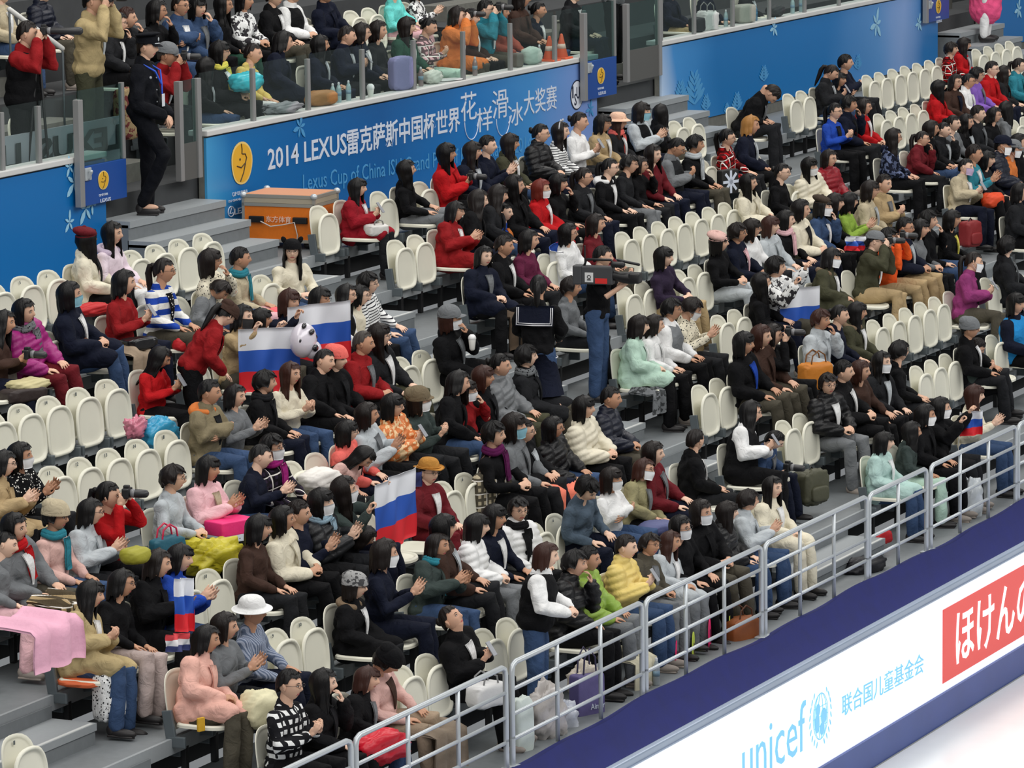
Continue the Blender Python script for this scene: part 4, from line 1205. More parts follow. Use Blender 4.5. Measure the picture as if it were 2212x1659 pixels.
EMPTY = """E 145 735;E 390 685;E -100 800;E 1100 540;E 1270 470;E 1480 415;E 1690 370;E 20 1230 x;F 20 740;E 370 1200;E 1560 1420;I 120 215;I 365 140;I 620 65;I 865 0;I -110 290
I 390 760;I 625 675;I 875 590;I 1120 515;I 1370 435;J 430 645;J 1820 765;J 1640 850;F 1365 1370;F 1240 1480;I 1960 1540;I 2170 1450;I 1690 1640;F 510 140;F 1040 10;B 1400 1540
F 1165 425;F 1335 385;G 300 540;G 930 355;G 1085 310;G 1240 265;G 1385 222;G 1530 180;G 1670 137;G 1820 95;G 960 840;G 1110 780;G 1450 690;G 1580 630;G 1760 1065;G 1905 1015;H 285 820;H 430 768;H 800 755
G 1790 1590;G 1590 1650;H 890 1100;H 1030 1048;H 1165 998;H 1295 948;H 1415 898;H 1640 805;H 1290 1490;H 1390 1435;H 1520 1380;H 1910 1225;L 130 340;L 285 280;H 1880 715;H 2060 815
N 355 390;N 130 495;N 1430 690;N 1210 800;N 2060 390;N 1940 490;K 220 1210;K 340 1130;C 1490 1005;C 1400 1040;D 180 800;D 290 775;D 845 643;D 950 615;D 1065 587;D 1170 562;D 1275 537;D 1380 515
D 1780 415;D 1880 398;D 1980 375;D 2060 350;D 945 970;D 1050 942;D 1155 913;D 1260 887;D 2100 1020;D 2190 990;C 1940 1300;C 1680 1370;D 190 1570;M 90 1440;E -120 1150"""
for it in EMPTY.replace('\n', ';').split(';'):
    a = it.split()
    if len(a) != 3: continue
    u, v = tp(a[0], float(a[1]), float(a[2])); b = min((abs(atY(u, v, -r*RD)[2]+r*RH-.85), r) for r in range(8)); r = b[1]
    occ.setdefault(('r', r), []).append([atY(u, v, -r*RD)[0], 1, None])
for u, v, k in ((659, 15, 1), (752, 0, 1), (790, -5, 1), (573, 170, 0), (30, 240, 0)):
    Y = UY['U%d' % k][0]; occ.setdefault(('U', k), []).append([atY(u, v, Y)[0], 1, None])
for key, L_ in occ.items():
    L_.sort(key=lambda q: q[0]); n = len(L_)
    for _ in range(80):
        for i in range(n-1):
            g = L_[i+1][0]-L_[i][0]
            if g < .475:
                w0, w1 = 1, 1
                if L_[i][1] and not L_[i+1][1]: w0, w1 = .4, 1.6
                if L_[i+1][1] and not L_[i][1]: w0, w1 = 1.6, .4
                d_ = (.475-g)/2; L_[i][0] -= d_*w0; L_[i+1][0] += d_*w1
    for q in L_:
        if q[2] is not None:
            p = q[2]; dx = q[0]-p['X']; dx = max(-.15, min(.15, dx)); p['X'] += dx; p['roll'] = -dx/.68
# templates
jobs = {}; ARM = {}
for p in P:
    short = 'tv' in p['o']; key = (p['pose'], p['lean'], p['stand'], short); p['key'] = key
    if key in ARM: continue
    sk, tops, tq, arm = body_parts(p['pose'], math.radians(p['lean']), p['stand'], short); ARM[key] = arm
    jobs[('skin', key)] = (sk, .0050, 1, .34)
    for k in 'sjcp': jobs[('top'+k, key)] = (tops[k], .0145, 3, 1)
    jobs[('leg', p['stand'])] = (tq, .0150, 3, 1)
used = set()
for p in P:
    k = p['top'].split('/')[0]; c, _, kk = k.partition('.'); pat = ''
    if kk and kk[-1] in '=-#*~': pat = kk[-1]; kk = kk[:-1]
    p['tc'] = c; p['tk'] = kk; p['pat'] = pat; p['inner'] = p['top'].split('/')[1] if '/' in p['top'] else None
    p['tm'] = {'h': 's', 'v': 'j'}.get(kk, kk); used.add(('top'+p['tm'], p['key']))
jobs = {k: v for k, v in jobs.items() if not k[0].startswith('top') or k in used}
FU = fuse_batch(jobs)
TOPM = {}; LEGM = {}; BODM = {}
def top_mesh(p):
    k = ('top'+p['tm'], p['key'])
    if k not in TOPM:
        V, F = FU[k]; mb = MB(); mb.add(wrinkle(V, .0066, hash(str(p['pose'])) % 7 if False else len(TOPM), p['tm'] == 'p'), F); TOPM[k] = mb.mesh('top', True)
    return TOPM[k]
def leg_mesh(st):
    if st not in LEGM:
        V, F = FU[('leg', st)]; mb = MB(); mb.add(wrinkle(V, .004, 3), F); LEGM[st] = mb.mesh('trousers', True)
    return LEGM[st]
def body_mesh(p):
    k = (p['key'], p['rel'], p['pitch'])
    if k not in BODM:
        mb = MB(); V, F = FU[('skin', p['key'])]; mb.add(V, F)
        c, Rh, nk = head_mat(math.radians(p['lean']), p['stand'], math.radians(p['rel']), math.radians(p['pitch']))
        n = mb.n; mb.v.append(HV@Rh.T+c); mb.f += [tuple(i+n for i in f) for f in HEAD.f]; mb.m += HEAD.m; mb.n += len(HV)
        BODM[k] = mb.mesh('body', True)
        for m in (SKIN[0], M_EYE, M_LIP, M_EYEW): BODM[k].materials.append(m)
    return BODM[k]
mb = MB()
mb.ell((0, -.055, .038), (.044, .125, .040), nu=14, nv=9); mb.ell((0, .03, .06), (.042, .05, .055), nu=12, nv=8); mb.box((0, -.048, .010), (.070, .215, .02), bev=.008)
SHOE = mb.mesh('shoe', True)
def inner_mesh():
    G = []
    for j in range(9):
        t = j/8; wd = .052*(1-t)**.8+.004
        G.append([(x*wd, -.135-.012*math.cos(x*1.2)+.02*(1-t)**3*2-.012*math.sin(math.pi*t), .42-.26*t) for x in np.linspace(-1, 1, 7)])
    mb = MB(); mb.sheet(np.array(G), .012); return mb.mesh('shirt_front', True)
INNER = inner_mesh()
def scarf_mesh():
    mb = MB()
    for k, rr in ((0, .030), (.022, .024)):
        mb.tube([(.082*math.cos(a), .078*math.sin(a)-.012, k+.006*math.sin(3*a)) for a in np.linspace(0, 2*math.pi, 22)], rr, n=9, cap=False)
    G = [[(x*.045+.03+.01*math.sin(t*7), -.115-.03*math.sin(t*1.5)-.004*math.cos(x*4), -.02-.26*t) for x in np.linspace(-1, 1, 7)] for t in np.linspace(0, 1, 9)]
    mb.sheet(np.array(G), .016); return mb.mesh('scarf', True)
SCARF = scarf_mesh()
mb = MB()
mb.tube([(.115*math.cos(a), .085*math.sin(a)+.02, -.01+.02*math.sin(a)) for a in np.linspace(-.9, math.pi+.9, 20)], .034, n=9); FURH = mb.mesh('fur_hood', True)
mb = MB(); mb.ell((0, .09, -.01), (.12, .07, .07)); mb.tube([(.09*math.cos(a), .08*math.sin(a)+.01, -.005) for a in np.linspace(-.7, math.pi+.7, 18)], .026, n=8); HOODM = mb.mesh('hood', True)
def vest_m():
    mb = MB(); mb.ell((0, 0, .29), (.222, .160, .185), nu=20, nv=12); mb.ell((0, -.004, .14), (.212, .166, .20), nu=20, nv=12); mb.ell((0, 0, .03), (.222, .172, .13), nu=20, nv=12)
    return mb
_v = fuse_batch({'v': (vest_m(), .014, 3, 1)})['v']; mb = MB(); mb.add(wrinkle(_v[0], .003), _v[1]); VEST = mb.mesh('vest', True)
HANDHELD = []
def M4(R, t): 
    m = Matrix([list(R[i])+[t[i]] for i in range(3)]+[[0, 0, 0, 1]]); return m
def put(name, me, mat, par, R, t):
    o = mobj(name, me, mat if hasattr(mat, '__len__') else [mat], par); o.matrix_local = M4(R, t); return o
HAIRW = dict(s='short black hair', g='short grey hair', x='short wavy hair', b='black bob', l='long black hair', t='black ponytail', u='pinned-up hair', m='long hair')
POSW = dict(L='hands in lap', K='hands clasped', C='clapping', P='looking at own hands', M='holding camera up', H='hand at face', X='arms folded', F='holding a flag', G='leaning back', V='shouldering TV camera')
def person(p):
    o = p['o']; t = bpy.data.objects.new('person', None); COL.objects.link(t); t.empty_display_size = .1
    Sc = Matrix.Diagonal((p['sxy'], p['sxy'], p['sz'], 1))
    rl = p.get('roll', 0); pv_ = Vector((0, -.2, .45)); t.matrix_world = Matrix.Translation((p['X'], p['Y'], p['Z']))@Matrix.Translation(pv_)@Matrix.Rotation(rl, 4, 'Y')@Matrix.Translation(-pv_)@Matrix.Rotation(math.radians(p['by']), 4, 'Z')@Sc
    p['ob'] = t
    sk = SKIN[int(p['u']*7+p['v']*3) % 4] if p['hair'][0] not in 'g' else SKIN[3]
    b = mobj('body', body_mesh(p), [sk, M_EYE, M_LIP, M_EYEW], t)
    lean = math.radians(p['lean']); st = p['stand']
    h, R, c, nb = spine(lean, st); hc, Rh, nk = head_mat(lean, st, math.radians(p['rel']), math.radians(p['pitch']))
    tk = p['tk']; name = {'s': 'sweater', 'h': 'shirt', 'j': 'jacket', 'c': 'coat', 'p': 'padded_jacket', 'v': 'jacket'}[tk]
    sleeve = cloth(p['tc'], p['tm'], p['pat']); 
    if tk == 'v': sleeve = cloth(p['inner'] or 'wh', 's')
    mobj(name, top_mesh(p), [sleeve], t)
    if tk == 'v' or 'vest' in o or 'coat' in o:
        q = put('vest' if 'coat' not in o else 'overcoat', VEST, cloth(p['tc'] if tk == 'v' else (o.get('vest') or o.get('coat')), 'j'), t, R, h)
    elif (p['inner'] or 'inner' in o or tk in 'jc') and 'police' not in o:
        ic = p['inner'] or o.get('inner') or ['wh', 'lg', 'dk', 'gy', p['tc'], p['tc'], 'wh'][int(p['u']*3+p['v']) % 7]; pt = ''
        if ic is True: ic = 'k'
        if ic[-1] == '*': ic = ic[:-1]; pt = '*'
        g = {'s': .006, 'j': .026, 'c': .030, 'p': .038}[p['tm']]
        put('shirt_front', INNER, cloth(ic, 's', pt), t, R, h+R@np.array([0, .020-g, .0]))
    if p['pants'] == 'k': p['pants'] = ['k', 'dk', 'k', 'nv', 'dm', 'k', 'dg2', 'dk'][int(p['u']*5+p['v']*3) % 8]
    mobj('trousers', leg_mesh(st), [cloth(p['pants'] if p['pants'] in PAL else 'k', 's')], t)
    for s in (-1, 1):
        lp = legs_pts(st, s)[2]; q = mobj('shoe', SHOE, [basic('shoe_dark', (30, 27, 28), .5) if int(p['u']) % 3 or st else basic('shoe_light', (150, 140, 132), .6)], t); q.location = (lp[0], lp[1], 0)
    hk = p['hair'][0]; hcol = p['hair'][1] if len(p['hair']) > 1 else ('d' if int(p['u']+p['v']) % 3 == 0 else 'k')
    if hk == 'g': hcol = 'g'
    if p['hair'] == 'bg': hcol = 'G'
    hcol = {'b': 'd'}.get(hcol, hcol)
    hv = {'b': 'B', 'l': 'M'}.get(hk, hk) if int(p['u']*3+p['v']) % 5 < 3 and 'beret' not in o else hk
    put('hair', HAIR[hv], hairmat(hcol), t, Rh, hc)
    p['hcol'] = hcol
    if 'glasses' in o: put('glasses', acc('glasses'), basic('glasses_dark', (40, 34, 34), .35), t, Rh, hc)
    for k, col in (('mask', (226, 228, 230)), ('maskw', (236, 236, 236)), ('maskb', (130, 180, 196)), ('maskk', (34, 34, 36)), ('maskp', (180, 160, 190))):
        if k in o: put('face_mask', acc('mask'), basic('mask_'+k, col, .8), t, Rh, hc)
    for k, kind in (('cap', 'cap'), ('beanie', 'beanie'), ('beret', 'beret')):
        if k in o:
            cc = o[k] if isinstance(o[k], str) else 'tn'
            put('cap' if k == 'cap' else k, acc(kind), cloth(cc, 's', '~' if cc == 'sq' else ''), t, Rh, hc)
    if 'hat' in o:
        kind = {'k': 'earhat', 'olh': 'slouch', 'tnh': 'felt'}.get(o['hat'], 'hat'); put('hat', acc(kind), cloth(o['hat']), t, Rh, hc)
    if 'headband' in o: put('headband', acc('headband'), basic('headband_silver', (196, 196, 200), .3), t, Rh, hc)
    if 'police' in o:
        put('police_cap', acc('police'), cloth('nb'), t, Rh, hc)
        mb = MB(); mb.ell((0, -.112, .075), (.016, .006, .02)); mb.tube([(.07*math.sin(q), -.118*math.cos(q), .038) for q in np.linspace(-.9, .9, 9)], .005, n=5)
        put('cap_badge', mb.mesh('cap_badge'), M_STEEL, t, Rh, hc)
        mb = MB(); mb.tube([nb+np.array(q) for q in ((.075, -.02, .0), (.08, -.135, -.06), (.03, -.165, -.18), (.02, -.17, -.27))], .009, n=6); mb.tube([nb+np.array(q) for q in ((-.075, -.02, .0), (-.06, -.135, -.06), (.015, -.165, -.18))], .009, n=6)
        obj('lanyard', mb, [basic('lanyard_blue', (30, 80, 200), .5)], t, True)
        mb = MB(); mb.box(nb+np.array((.02, -.182, -.33)), (.075, .006, .115), bev=.002); obj('id_card', mb, [basic('card_white', (214, 218, 226), .5)], t)
        mb = MB()
        for zz in (.33, .22, .11): mb.ell(h+np.array((0, -.155, zz)), (.008, .008, .008), nu=8, nv=5)
        mb.ell(h+np.array((-.222, -.035, .30)), (.02, .042, .036)); mb.ell(h+np.array((-.12, -.138, .34)), (.022, .012, .014))
        obj('uniform_badges', mb, [basic('badge_grey', (150, 154, 160), .5)], t, True)
    if 'scarf' in o: put('scarf', SCARF, cloth(o['scarf'], 's', '*' if o['scarf'] == 'gy' else ''), t, R, nb+np.array([0, 0, .015]))
    if 'fur2' in o: put('fur_hood', FURH, basic('fur_brown', (120, 100, 78), .95, bump=1, bscale=90), t, R, nb)
    if 'fur' in o: put('fur_collar', FURH, basic('fur_lilac', (196, 180, 200), .95, bump=1, bscale=60), t, R, nb)
    if 'hood' in o: put('hood', HOODM, cloth(o['hood'] if isinstance(o['hood'], str) else 'wh'), t, R, nb)
    if 'sailor' in o:
        G = [[(x*.19*(1-.0*t), .10+.045*t-.03*abs(x)+.02, -.0-.19*t-.0*abs(x)) for x in np.linspace(-1, 1, 9)] for t in np.linspace(0, 1, 6)]
        mb = MB(); mb.sheet(np.array(G), .008); put('sailor_collar', mb.mesh('sailor_collar', True), cloth('nv'), t, I3, nb)
        mb = MB()
        for k in (.86, .95): mb.tube([(-.19*k, .11, -.02), (-.19*k, .137, -.19*k), (0, .172, -.19*k), (.19*k, .137, -.19*k), (.19*k, .11, -.02)], .005, n=5)
        mb.tube([(.19*math.cos(a), .15*math.sin(a), -.50) for a in np.linspace(0, 2*math.pi, 24)], .006, n=5)
        put('collar_stripes', mb.mesh('collar_stripes', True), basic('white_tape', (226, 226, 230), .6), t, I3, nb)
        mb = MB(); G = [[(r_*math.cos(a), r_*.8*math.sin(a), z) for a in np.linspace(0, 2*math.pi, 30)] for r_, z in ((.16, .0), (.21, -.2), (.26+.0, -.40))]
        G = np.array(G); G[2, ::2, :2] *= .94; mb.sheet(G, .006); put('pleated_skirt', mb.mesh('pleated_skirt', True), cloth('nv'), t, I3, h)
    if 'flagshawl' in o:
        G = [[(math.sin(q)*(.20+.03*tt)+.008*math.sin(9*q), .02+math.cos(q)*(.17+.02*tt), .0-.42*tt+.0*q) for q in np.linspace(-1.9, 1.9, 24)] for tt in np.linspace(0, 1, 10)]
        mb = MB(); mb.sheet(np.array(G), .008, mif=lambda a, b: min(2, int(b*3)))
        put('flag_shawl', mb.mesh('flag_shawl', True), FLAGM, t, I3, nb+np.array([0, 0, .0]))
    return t
FLAGM = [basic('flag_white', (226, 228, 234), .7), basic('flag_blue', (34, 84, 180), .7), basic('flag_red', (216, 28, 40), .7)]
for p in P: person(p)
def block(X):
    return 'far left block' if X < 4 else 'left block' if X < 16.3 else 'middle block' if X < 28.9 else 'right block' if X < 41.5 else 'far right block'
def hairw(p):
    k = p['hair'][0]; c = dict(k='black', d='dark', r='auburn', g='grey', y='golden', G='red-brown')[p['hcol']]
    for h_, w_ in (('hat', 'hat'), ('beanie', 'knit cap'), ('beret', 'beret'), ('cap', 'cap')):
        if h_ in p['o']:
            n = p['o'][h_]; n = NAMES.get(n, '') if isinstance(n, str) else ''
            return (n+' '+w_).strip()
    if 'police' in p['o']: return 'black uniform cap'
    return {'s': 'short '+c+' hair', 'g': 'short grey hair', 'x': 'short wavy '+c+' hair', 'b': c+' bob', 'l': 'long '+c+' hair', 't': c+' ponytail', 'u': c+' pinned-up hair'}[k]
def topw(p):
    pt = {'=': 'striped ', '-': 'striped ', '#': 'checked ', '*': 'dotted ', '~': 'patterned '}.get(p['pat'], '')
    return NAMES.get(p['tc'], 'dark')+' '+pt+TOPN[p['tk']].replace('vest', 'jacket')
rows_ = {}
for p in P:
    key = (p['row'] if p['r'] < 0 else str(p['r']), block(p['X'])); rows_.setdefault(key, []).append(p)
seen = {}
for key, L_ in rows_.items():
    L_.sort(key=lambda q: q['X'])
    for i, p in enumerate(L_):
        o = p['o']; r = key[0]
        where = {'U': 'behind the glass', 'G': 'by open gate', 'V': 'on middle steps', 'W': 'on top right steps', 'S': 'inside middle gate'}.get(r[0]) or ORD[int(r)]+' row down'
        if r in ('U2', 'U3'): where = 'third row behind glass' if r == 'U2' else 'fourth row behind glass'
        if r in ('U1',): where = 'second row behind glass'
        if r in ('U0',): where = 'front row behind glass'
        extra = next((w_ for k, w_ in (('glasses', 'glasses'), ('mask', 'white mask'), ('maskw', 'white mask'), ('maskb', 'blue mask'), ('maskk', 'black mask'), ('scarf', 'scarf')) if k in o), '')
        base = 'person, %s, %s' % (hairw(p), topw(p))
        p['lab0'] = base; p['where'] = where; p['extra'] = extra; p['blk'] = key[1]; p['i'] = i; p['L'] = L_
from collections import Counter
def short(p): return topw(p)
for p in P:
    cands = []
    b0 = p['lab0']; w1 = ', '+p['where']; bl = ' '+p['blk'].replace(' block', ''); e = (', '+p['extra']) if p['extra'] else ''
    L_ = p['L']; i = p['i']; nb_ = L_[i-1] if i > 0 else None; nx = L_[i+1] if i+1 < len(L_) else None
    cands = []
    for ee in (e, ''):
        for bb in (','+bl+' block', ''):
            if nx: cands.append(b0+ee+w1+bb+', left of '+topw(nx))
            elif nb_: cands.append(b0+ee+w1+bb+', right of '+topw(nb_))
    cands += [b0+e+', '+POSW[p['pose']]+w1, b0+e+w1+',' + bl+' block', b0+', '+POSW[p['pose']]+w1+','+bl+' block', b0+e+w1]
    if nx: cands += [b0+w1+', left of '+topw(nx)]
    if nb_: cands += [b0+w1+', right of '+topw(nb_)]
    p['c'] = cands
for p in P:
    others = [q for q in P if q is not p]
    pick = None
    for c in p['c']:
        nw = len(c.split())
        if nw > 16: continue
        if 'block' in c: amb = [q for q in others if q['lab0'] == p['lab0'] and q['where'] == p['where'] and q['blk'] == p['blk']]
        else: amb = [q for q in others if q['lab0'] == p['lab0'] and q['where'] == p['where']]
        if c in seen or (amb and 'right of' not in c and 'left of' not in c and POSW[p['pose']] not in c and not p['extra']): continue
        pick = c; break
    if pick is None:
        for c in p['c']+[p['lab0']+', %s, number %d from left' % (p['where'], p['i']+1)]:
            if c not in seen and len(c.split()) <= 16: pick = c; break
    if pick is None: pick = (p['lab0']+p['blk']+str(p['i']))
    seen[pick] = 1; tag(p['ob'], pick, 'person', None if p['stand'] else 'spectators seated in the stand')
NUM = {}
# ------------------------------------------------------------------ seats : occupied ones, then the empty ones seen in the photograph
for key, L_ in sorted(occ.items(), key=str):
    blocks = {}
    for X, e, _p in L_: blocks.setdefault(block(X), []).append((X, e))
    for bk, S_ in blocks.items():
        for j, (X, e) in enumerate(S_):
            if key[0] == 'r': Y, Z = -key[1]*RD, -key[1]*RH; wh = ORD[key[1]]+' row down'
            else: Y, Z = UY['U%d' % key[1]]; wh = ('front', 'second', 'third', 'fourth')[key[1]]+' row behind glass'
            t = seat(X, Y, Z, e == 1)
            if e and key[0] == 'r' and X < 16.3 and key[1] < 7:
                nn = max(1, int(round((X-9.7+.0*key[1])/.5)) % 14+1)
                if nn not in NUM: mbn = MB(); V_, F_ = text_mesh(str(nn), .02*len(str(nn)), .032); mbn.add(np.stack([V_[:, 0]-.01*len(str(nn)), -.032-V_[:, 2], .775+V_[:, 1]], 1), F_); NUM[nn] = mbn.mesh('seat_number', False)
                mobj('seat_number', NUM[nn], [M_BRK], t)
            m_ = len(S_); od = 'leftmost' if j == 0 else 'rightmost' if j == m_-1 else ('%s from left' % (ORD+['ninth', 'tenth', 'eleventh', 'twelfth', 'thirteenth', 'fourteenth', 'fifteenth', 'sixteenth', 'seventeenth', 'eighteenth', 'nineteenth', 'twentieth', 'twenty-first', 'twenty-second'])[min(j, 21)])
            tag(t, 'white plastic seat, %s, %s, %s, %s' % ('empty' if e else 'occupied', wh, bk, od), 'seat', 'white stadium seats')

# ------------------------------------------------------------------ things held or lying about
def at(u, v, Y): return atY(u, v, Y)
def rY(r, d=0): return -r*RD+d
def softbox(mb, c, d, p=4, R=I3, mi=0, lump=.0, seed=0, nu=36, nv=24):
    V = []; 
    for j in range(nv+1):
        t = -math.pi/2+math.pi*j/nv
        for i in range(nu):
            a = 2*math.pi*i/nu; ct, st = math.cos(t), math.sin(t); ca, sa = math.cos(a), math.sin(a)
            f = lambda w_: math.copysign(abs(w_)**(2/p), w_)
            x, y, z = f(ct)*f(ca), f(ct)*f(sa), f(st)
            k = 1+lump*(math.sin(5*x+seed+3*z)*.5+math.sin(7*y+2*z+seed)*.5+.55*math.sin(11*x-9*z+seed)*math.sin(8*y+6*x)+.35*math.sin(19*x+13*z+5*y))
            V.append((x*d[0]/2*k, y*d[1]/2*k, z*d[2]/2*k))
    F = [(j*nu+i, j*nu+(i+1) % nu, (j+1)*nu+(i+1) % nu, (j+1)*nu+i) for j in range(nv) for i in range(nu)]
    mb.add(np.array(V)@np.asarray(R).T+np.array(c), F, mi)
def flag(u, v, Y, w_, h_, ang, label, holders=None, tilt=0, name='flag', pole=False, lump=.02, cols=None, vert=False):
    c = at(u, v, Y); t = thing(name, label, 'flag', c, rz=math.radians(ang))
    G = [[(x*w_, lump*math.sin(x*9+y*3)+lump*.6*math.sin(x*17-y*6), y*h_-.03*w_*math.sin(x*math.pi)+tilt*x*w_) for x in np.linspace(-.5, .5, 24)] for y in np.linspace(.5, -.5, 16)]
    mb = MB(); mb.sheet(np.array(G), .004, mif=lambda a, b: min(2, int((b if vert else a)*3)))
    obj('cloth', mb, cols or FLAGM, t, True)
    if pole:
        mb = MB(); mb.tube([(-.5*w_, 0, .55*h_-tilt*.5*w_), (-.5*w_-.02, 0, -.5*h_-.16)], .005, n=6); obj('stick', mb, [basic('stick_white', (220, 220, 215), .5)], t, True)
    return t
flag(855, 1103, rY(5, -.50), .80, .62, 2, 'large white blue red flag held up beside the person in tan felt hat', tilt=.10)
flag(582, 778, rY(2, -.60), .60, .62, -45, 'white blue red flag held low, left of the panda balloon', tilt=.06)
flag(690, 722, rY(2, -.56), .62, .60, -50, 'white blue red flag held up, right of the panda balloon', tilt=.14)
flag(1728, 684, rY(4, -.52), .46, .66, -50, 'white blue red flag held by the person in white patterned jacket', tilt=.12)
flag(2098, 915, rY(7, -.46), .24, .26, -60, 'small white blue red flag on a stick near the right railing', tilt=.15, pole=True)
flag(398, 1307, rY(6, -.46), .16, .42, -30, 'narrow white blue red flag hanging beside the black padded jacket', pole=False)
USF = [basic('flag_stars', (44, 52, 104), .7), basic('flag_stripe', (206, 60, 66), .7), basic('flag_stripe_w', (216, 214, 216), .7)]
flag(883, 1040, rY(5, -.40), .30, .14, -20, 'small starred blue flag beside the tan felt hat', cols=[USF[0]]*3, tilt=.1)
flag(384, 1388, rY(6, -.56), .22, .14, -20, 'small red striped starred flag below the hanging narrow flag', cols=[USF[1], USF[2], USF[0]])
flag(1847, 526, rY(4, -.10), .26, .17, -20, 'bunched white blue red flag left of the grey flat cap', lump=.05)
# panda shaped balloon
t = thing('panda_balloon', 'shiny black and white panda-shaped foil balloon between two flags', 'balloon', at(655, 735, rY(3, -.02)))
mb = MB(); mb.ell((0, 0, 0), (.16, .12, .17), R=roty(.5), nu=24, nv=16); mb.ell((.08, -.06, -.10), (.10, .08, .09)); obj('body', mb, [basic('foil_white', (214, 208, 218), .15, spec=.9)], t, True)
mb = MB()
for x, y, z, a in ((-.03, -.12, .09, .04), (.07, -.10, .03, .035), (.02, -.13, -.07, .05), (-.12, -.05, .02, .04), (.13, -.07, -.02, .03), (-.07, -.06, .15, .035)): mb.ell((x, y+.01, z), (a, .022, a*.7), R=roty(x*8))
obj('black_patches', mb, [basic('foil_black', (26, 24, 30), .15, spec=.9)], t, True)
# television camera
pv = [p for p in P if p['row'] == 'V'][0]
c = at(1296, 594, -3.62); t = thing('television_camera', 'large shoulder television camera carried by the standing cameraman', 'camera', c, rz=math.radians(8))
mb = MB(); mb.box((0, .02, 0), (.12, .34, .19), bev=.015); mb.box((0, .23, .0), (.13, .10, .20), bev=.015); obj('camera_body', mb, [basic('camera_grey', (62, 63, 66), .5)], t)
mb = MB(); mb.tube([(0, -.14, .0), (0, -.24, -.02), (0, -.34, -.02)], [.05, .055, .07], n=16); mb.box((0, -.38, -.02), (.14, .12, .11), bev=.02); obj('lens', mb, [M_BLK], t, True)
mb = MB(); mb.tube([(0, .17, .09), (0, .14, .16), (0, -.12, .16), (0, -.18, .09)], .014, n=8); obj('handle', mb, [M_BLK], t, True)
mb = MB(); mb.tube([(-.05, -.16, .12), (-.05, -.26, .12)], .032, n=12); mb.tube([(.0, -.2, .16), (0, -.42, .12)], .015, n=8); obj('viewfinder', mb, [M_BLK], t, True)
mb = MB(); mb.box((-.062, .10, -.02), (.006, .09, .10)); obj('white_sticker', mb, [basic('sticker', (210, 210, 210), .6)], t)
mb = MB(); mb.tube([(-.066, .10+.018*math.cos(a), -.015+.018*math.sin(a)) for a in np.linspace(0, 6.28, 12)], .004, n=4); mb.box((-.066, .1, -.045), (.004, .04, .01)); obj('sticker_mark', mb, [M_BLK], t)
mb = MB(); mb.box((-.062, -.03, -.055), (.006, .13, .055)); obj('red_label', mb, [basic('label_red', (206, 40, 36), .6)], t)
mb = MB(); mb.tube([(0, .16, .10), (0, .16, .30)], .008, n=6); obj('antenna', mb, [M_BLK], t, True)
# stills cameras and phones at the hands
def photo_camera(par_p, loc, label, long=.14, group=None):
    t = thing('photo_camera', label, 'camera', loc, rz=math.radians(par_p['by']+par_p['rel']*(par_p['pose'] == 'M')))
    mb = MB(); mb.box((0, 0, 0), (.13, .06, .085), bev=.012); mb.box((0, 0, .05), (.05, .05, .03), bev=.008); mb.box((.052, -.02, -.0), (.025, .03, .08), bev=.008); obj('camera_body', mb, [M_BLK], t)
    mb = MB(); mb.tube([(0, -.03, -.002), (0, -.03-long*.6, -.004), (0, -.03-long, -.004)], [.034, .036, .034+.008*(long > .2)], n=16); obj('lens', mb, [basic('lens_barrel', (44, 44, 46), .4)], t, True)
    mb = MB(); mb.tube([(0, -.05, -.002), (0, -.062, -.002)], .038, n=16); obj('lens_ring', mb, [basic('lens_ring', (120, 120, 122), .35)], t, True)
def hand_pos(p, off=(0, 0, 0)):
    A = ARM[p['key']]; m = (A[1][2]+A[-1][2])/2+(A[1][3]/np.linalg.norm(A[1][3])+A[-1][3]/np.linalg.norm(A[-1][3]))*.035+np.array(off)
    return p['ob'].matrix_world@Vector(m)
k_ = 0
for p in P:
    if p['pose'] == 'M' or 'camera' in p['o'] or 'lens' in p['o']:
        L_ = hand_pos(p, (0, -.01, .02)); photo_camera(p, L_, ('black camera with long lens held by person in '+topw(p) if 'lens' in p['o'] else 'black camera held by person in '+topw(p))+', '+p['where'], .34 if 'lens' in p['o'] else .13)
    elif p['pose'] == 'P' and k_ % 2 == 0 or 'cup' in p['o']:
        L_ = hand_pos(p, (0, -.03, .05))
        if 'cup' in p['o']:
            t = thing('paper_cup', 'white paper cup held by the person in grey cap', 'cup', L_); mb = MB(); mb.tube([(0, 0, -.05), (0, 0, .045)], [.028, .038], n=16); obj('cup_wall', mb, [basic('paper_white', (226, 224, 218), .6)], t, True)
            mb = MB(); mb.tube([(0, 0, .05), (0, 0, .06)], .041, n=16); obj('lid', mb, [basic('lid_white', (236, 236, 236), .4)], t, True)
        else:
            t = thing('mobile_phone', 'small phone in the hands of person in %s, %s' % (topw(p), p['where']), 'phone', L_, rz=math.radians(p['by'])); mb = MB(); mb.box((0, 0, 0), (.068, .010, .135), rotx(-.6), bev=.004); obj('phone_body', mb, [basic('phone_silver', (150, 152, 158), .3)], t)
            mb = MB(); mb.box((0, .0075, .0), (.06, .002, .12), rotx(-.6)); obj('screen', mb, [basic('screen_glass', (40, 46, 56), .2)], t)
    if p['pose'] == 'P': k_ += 1
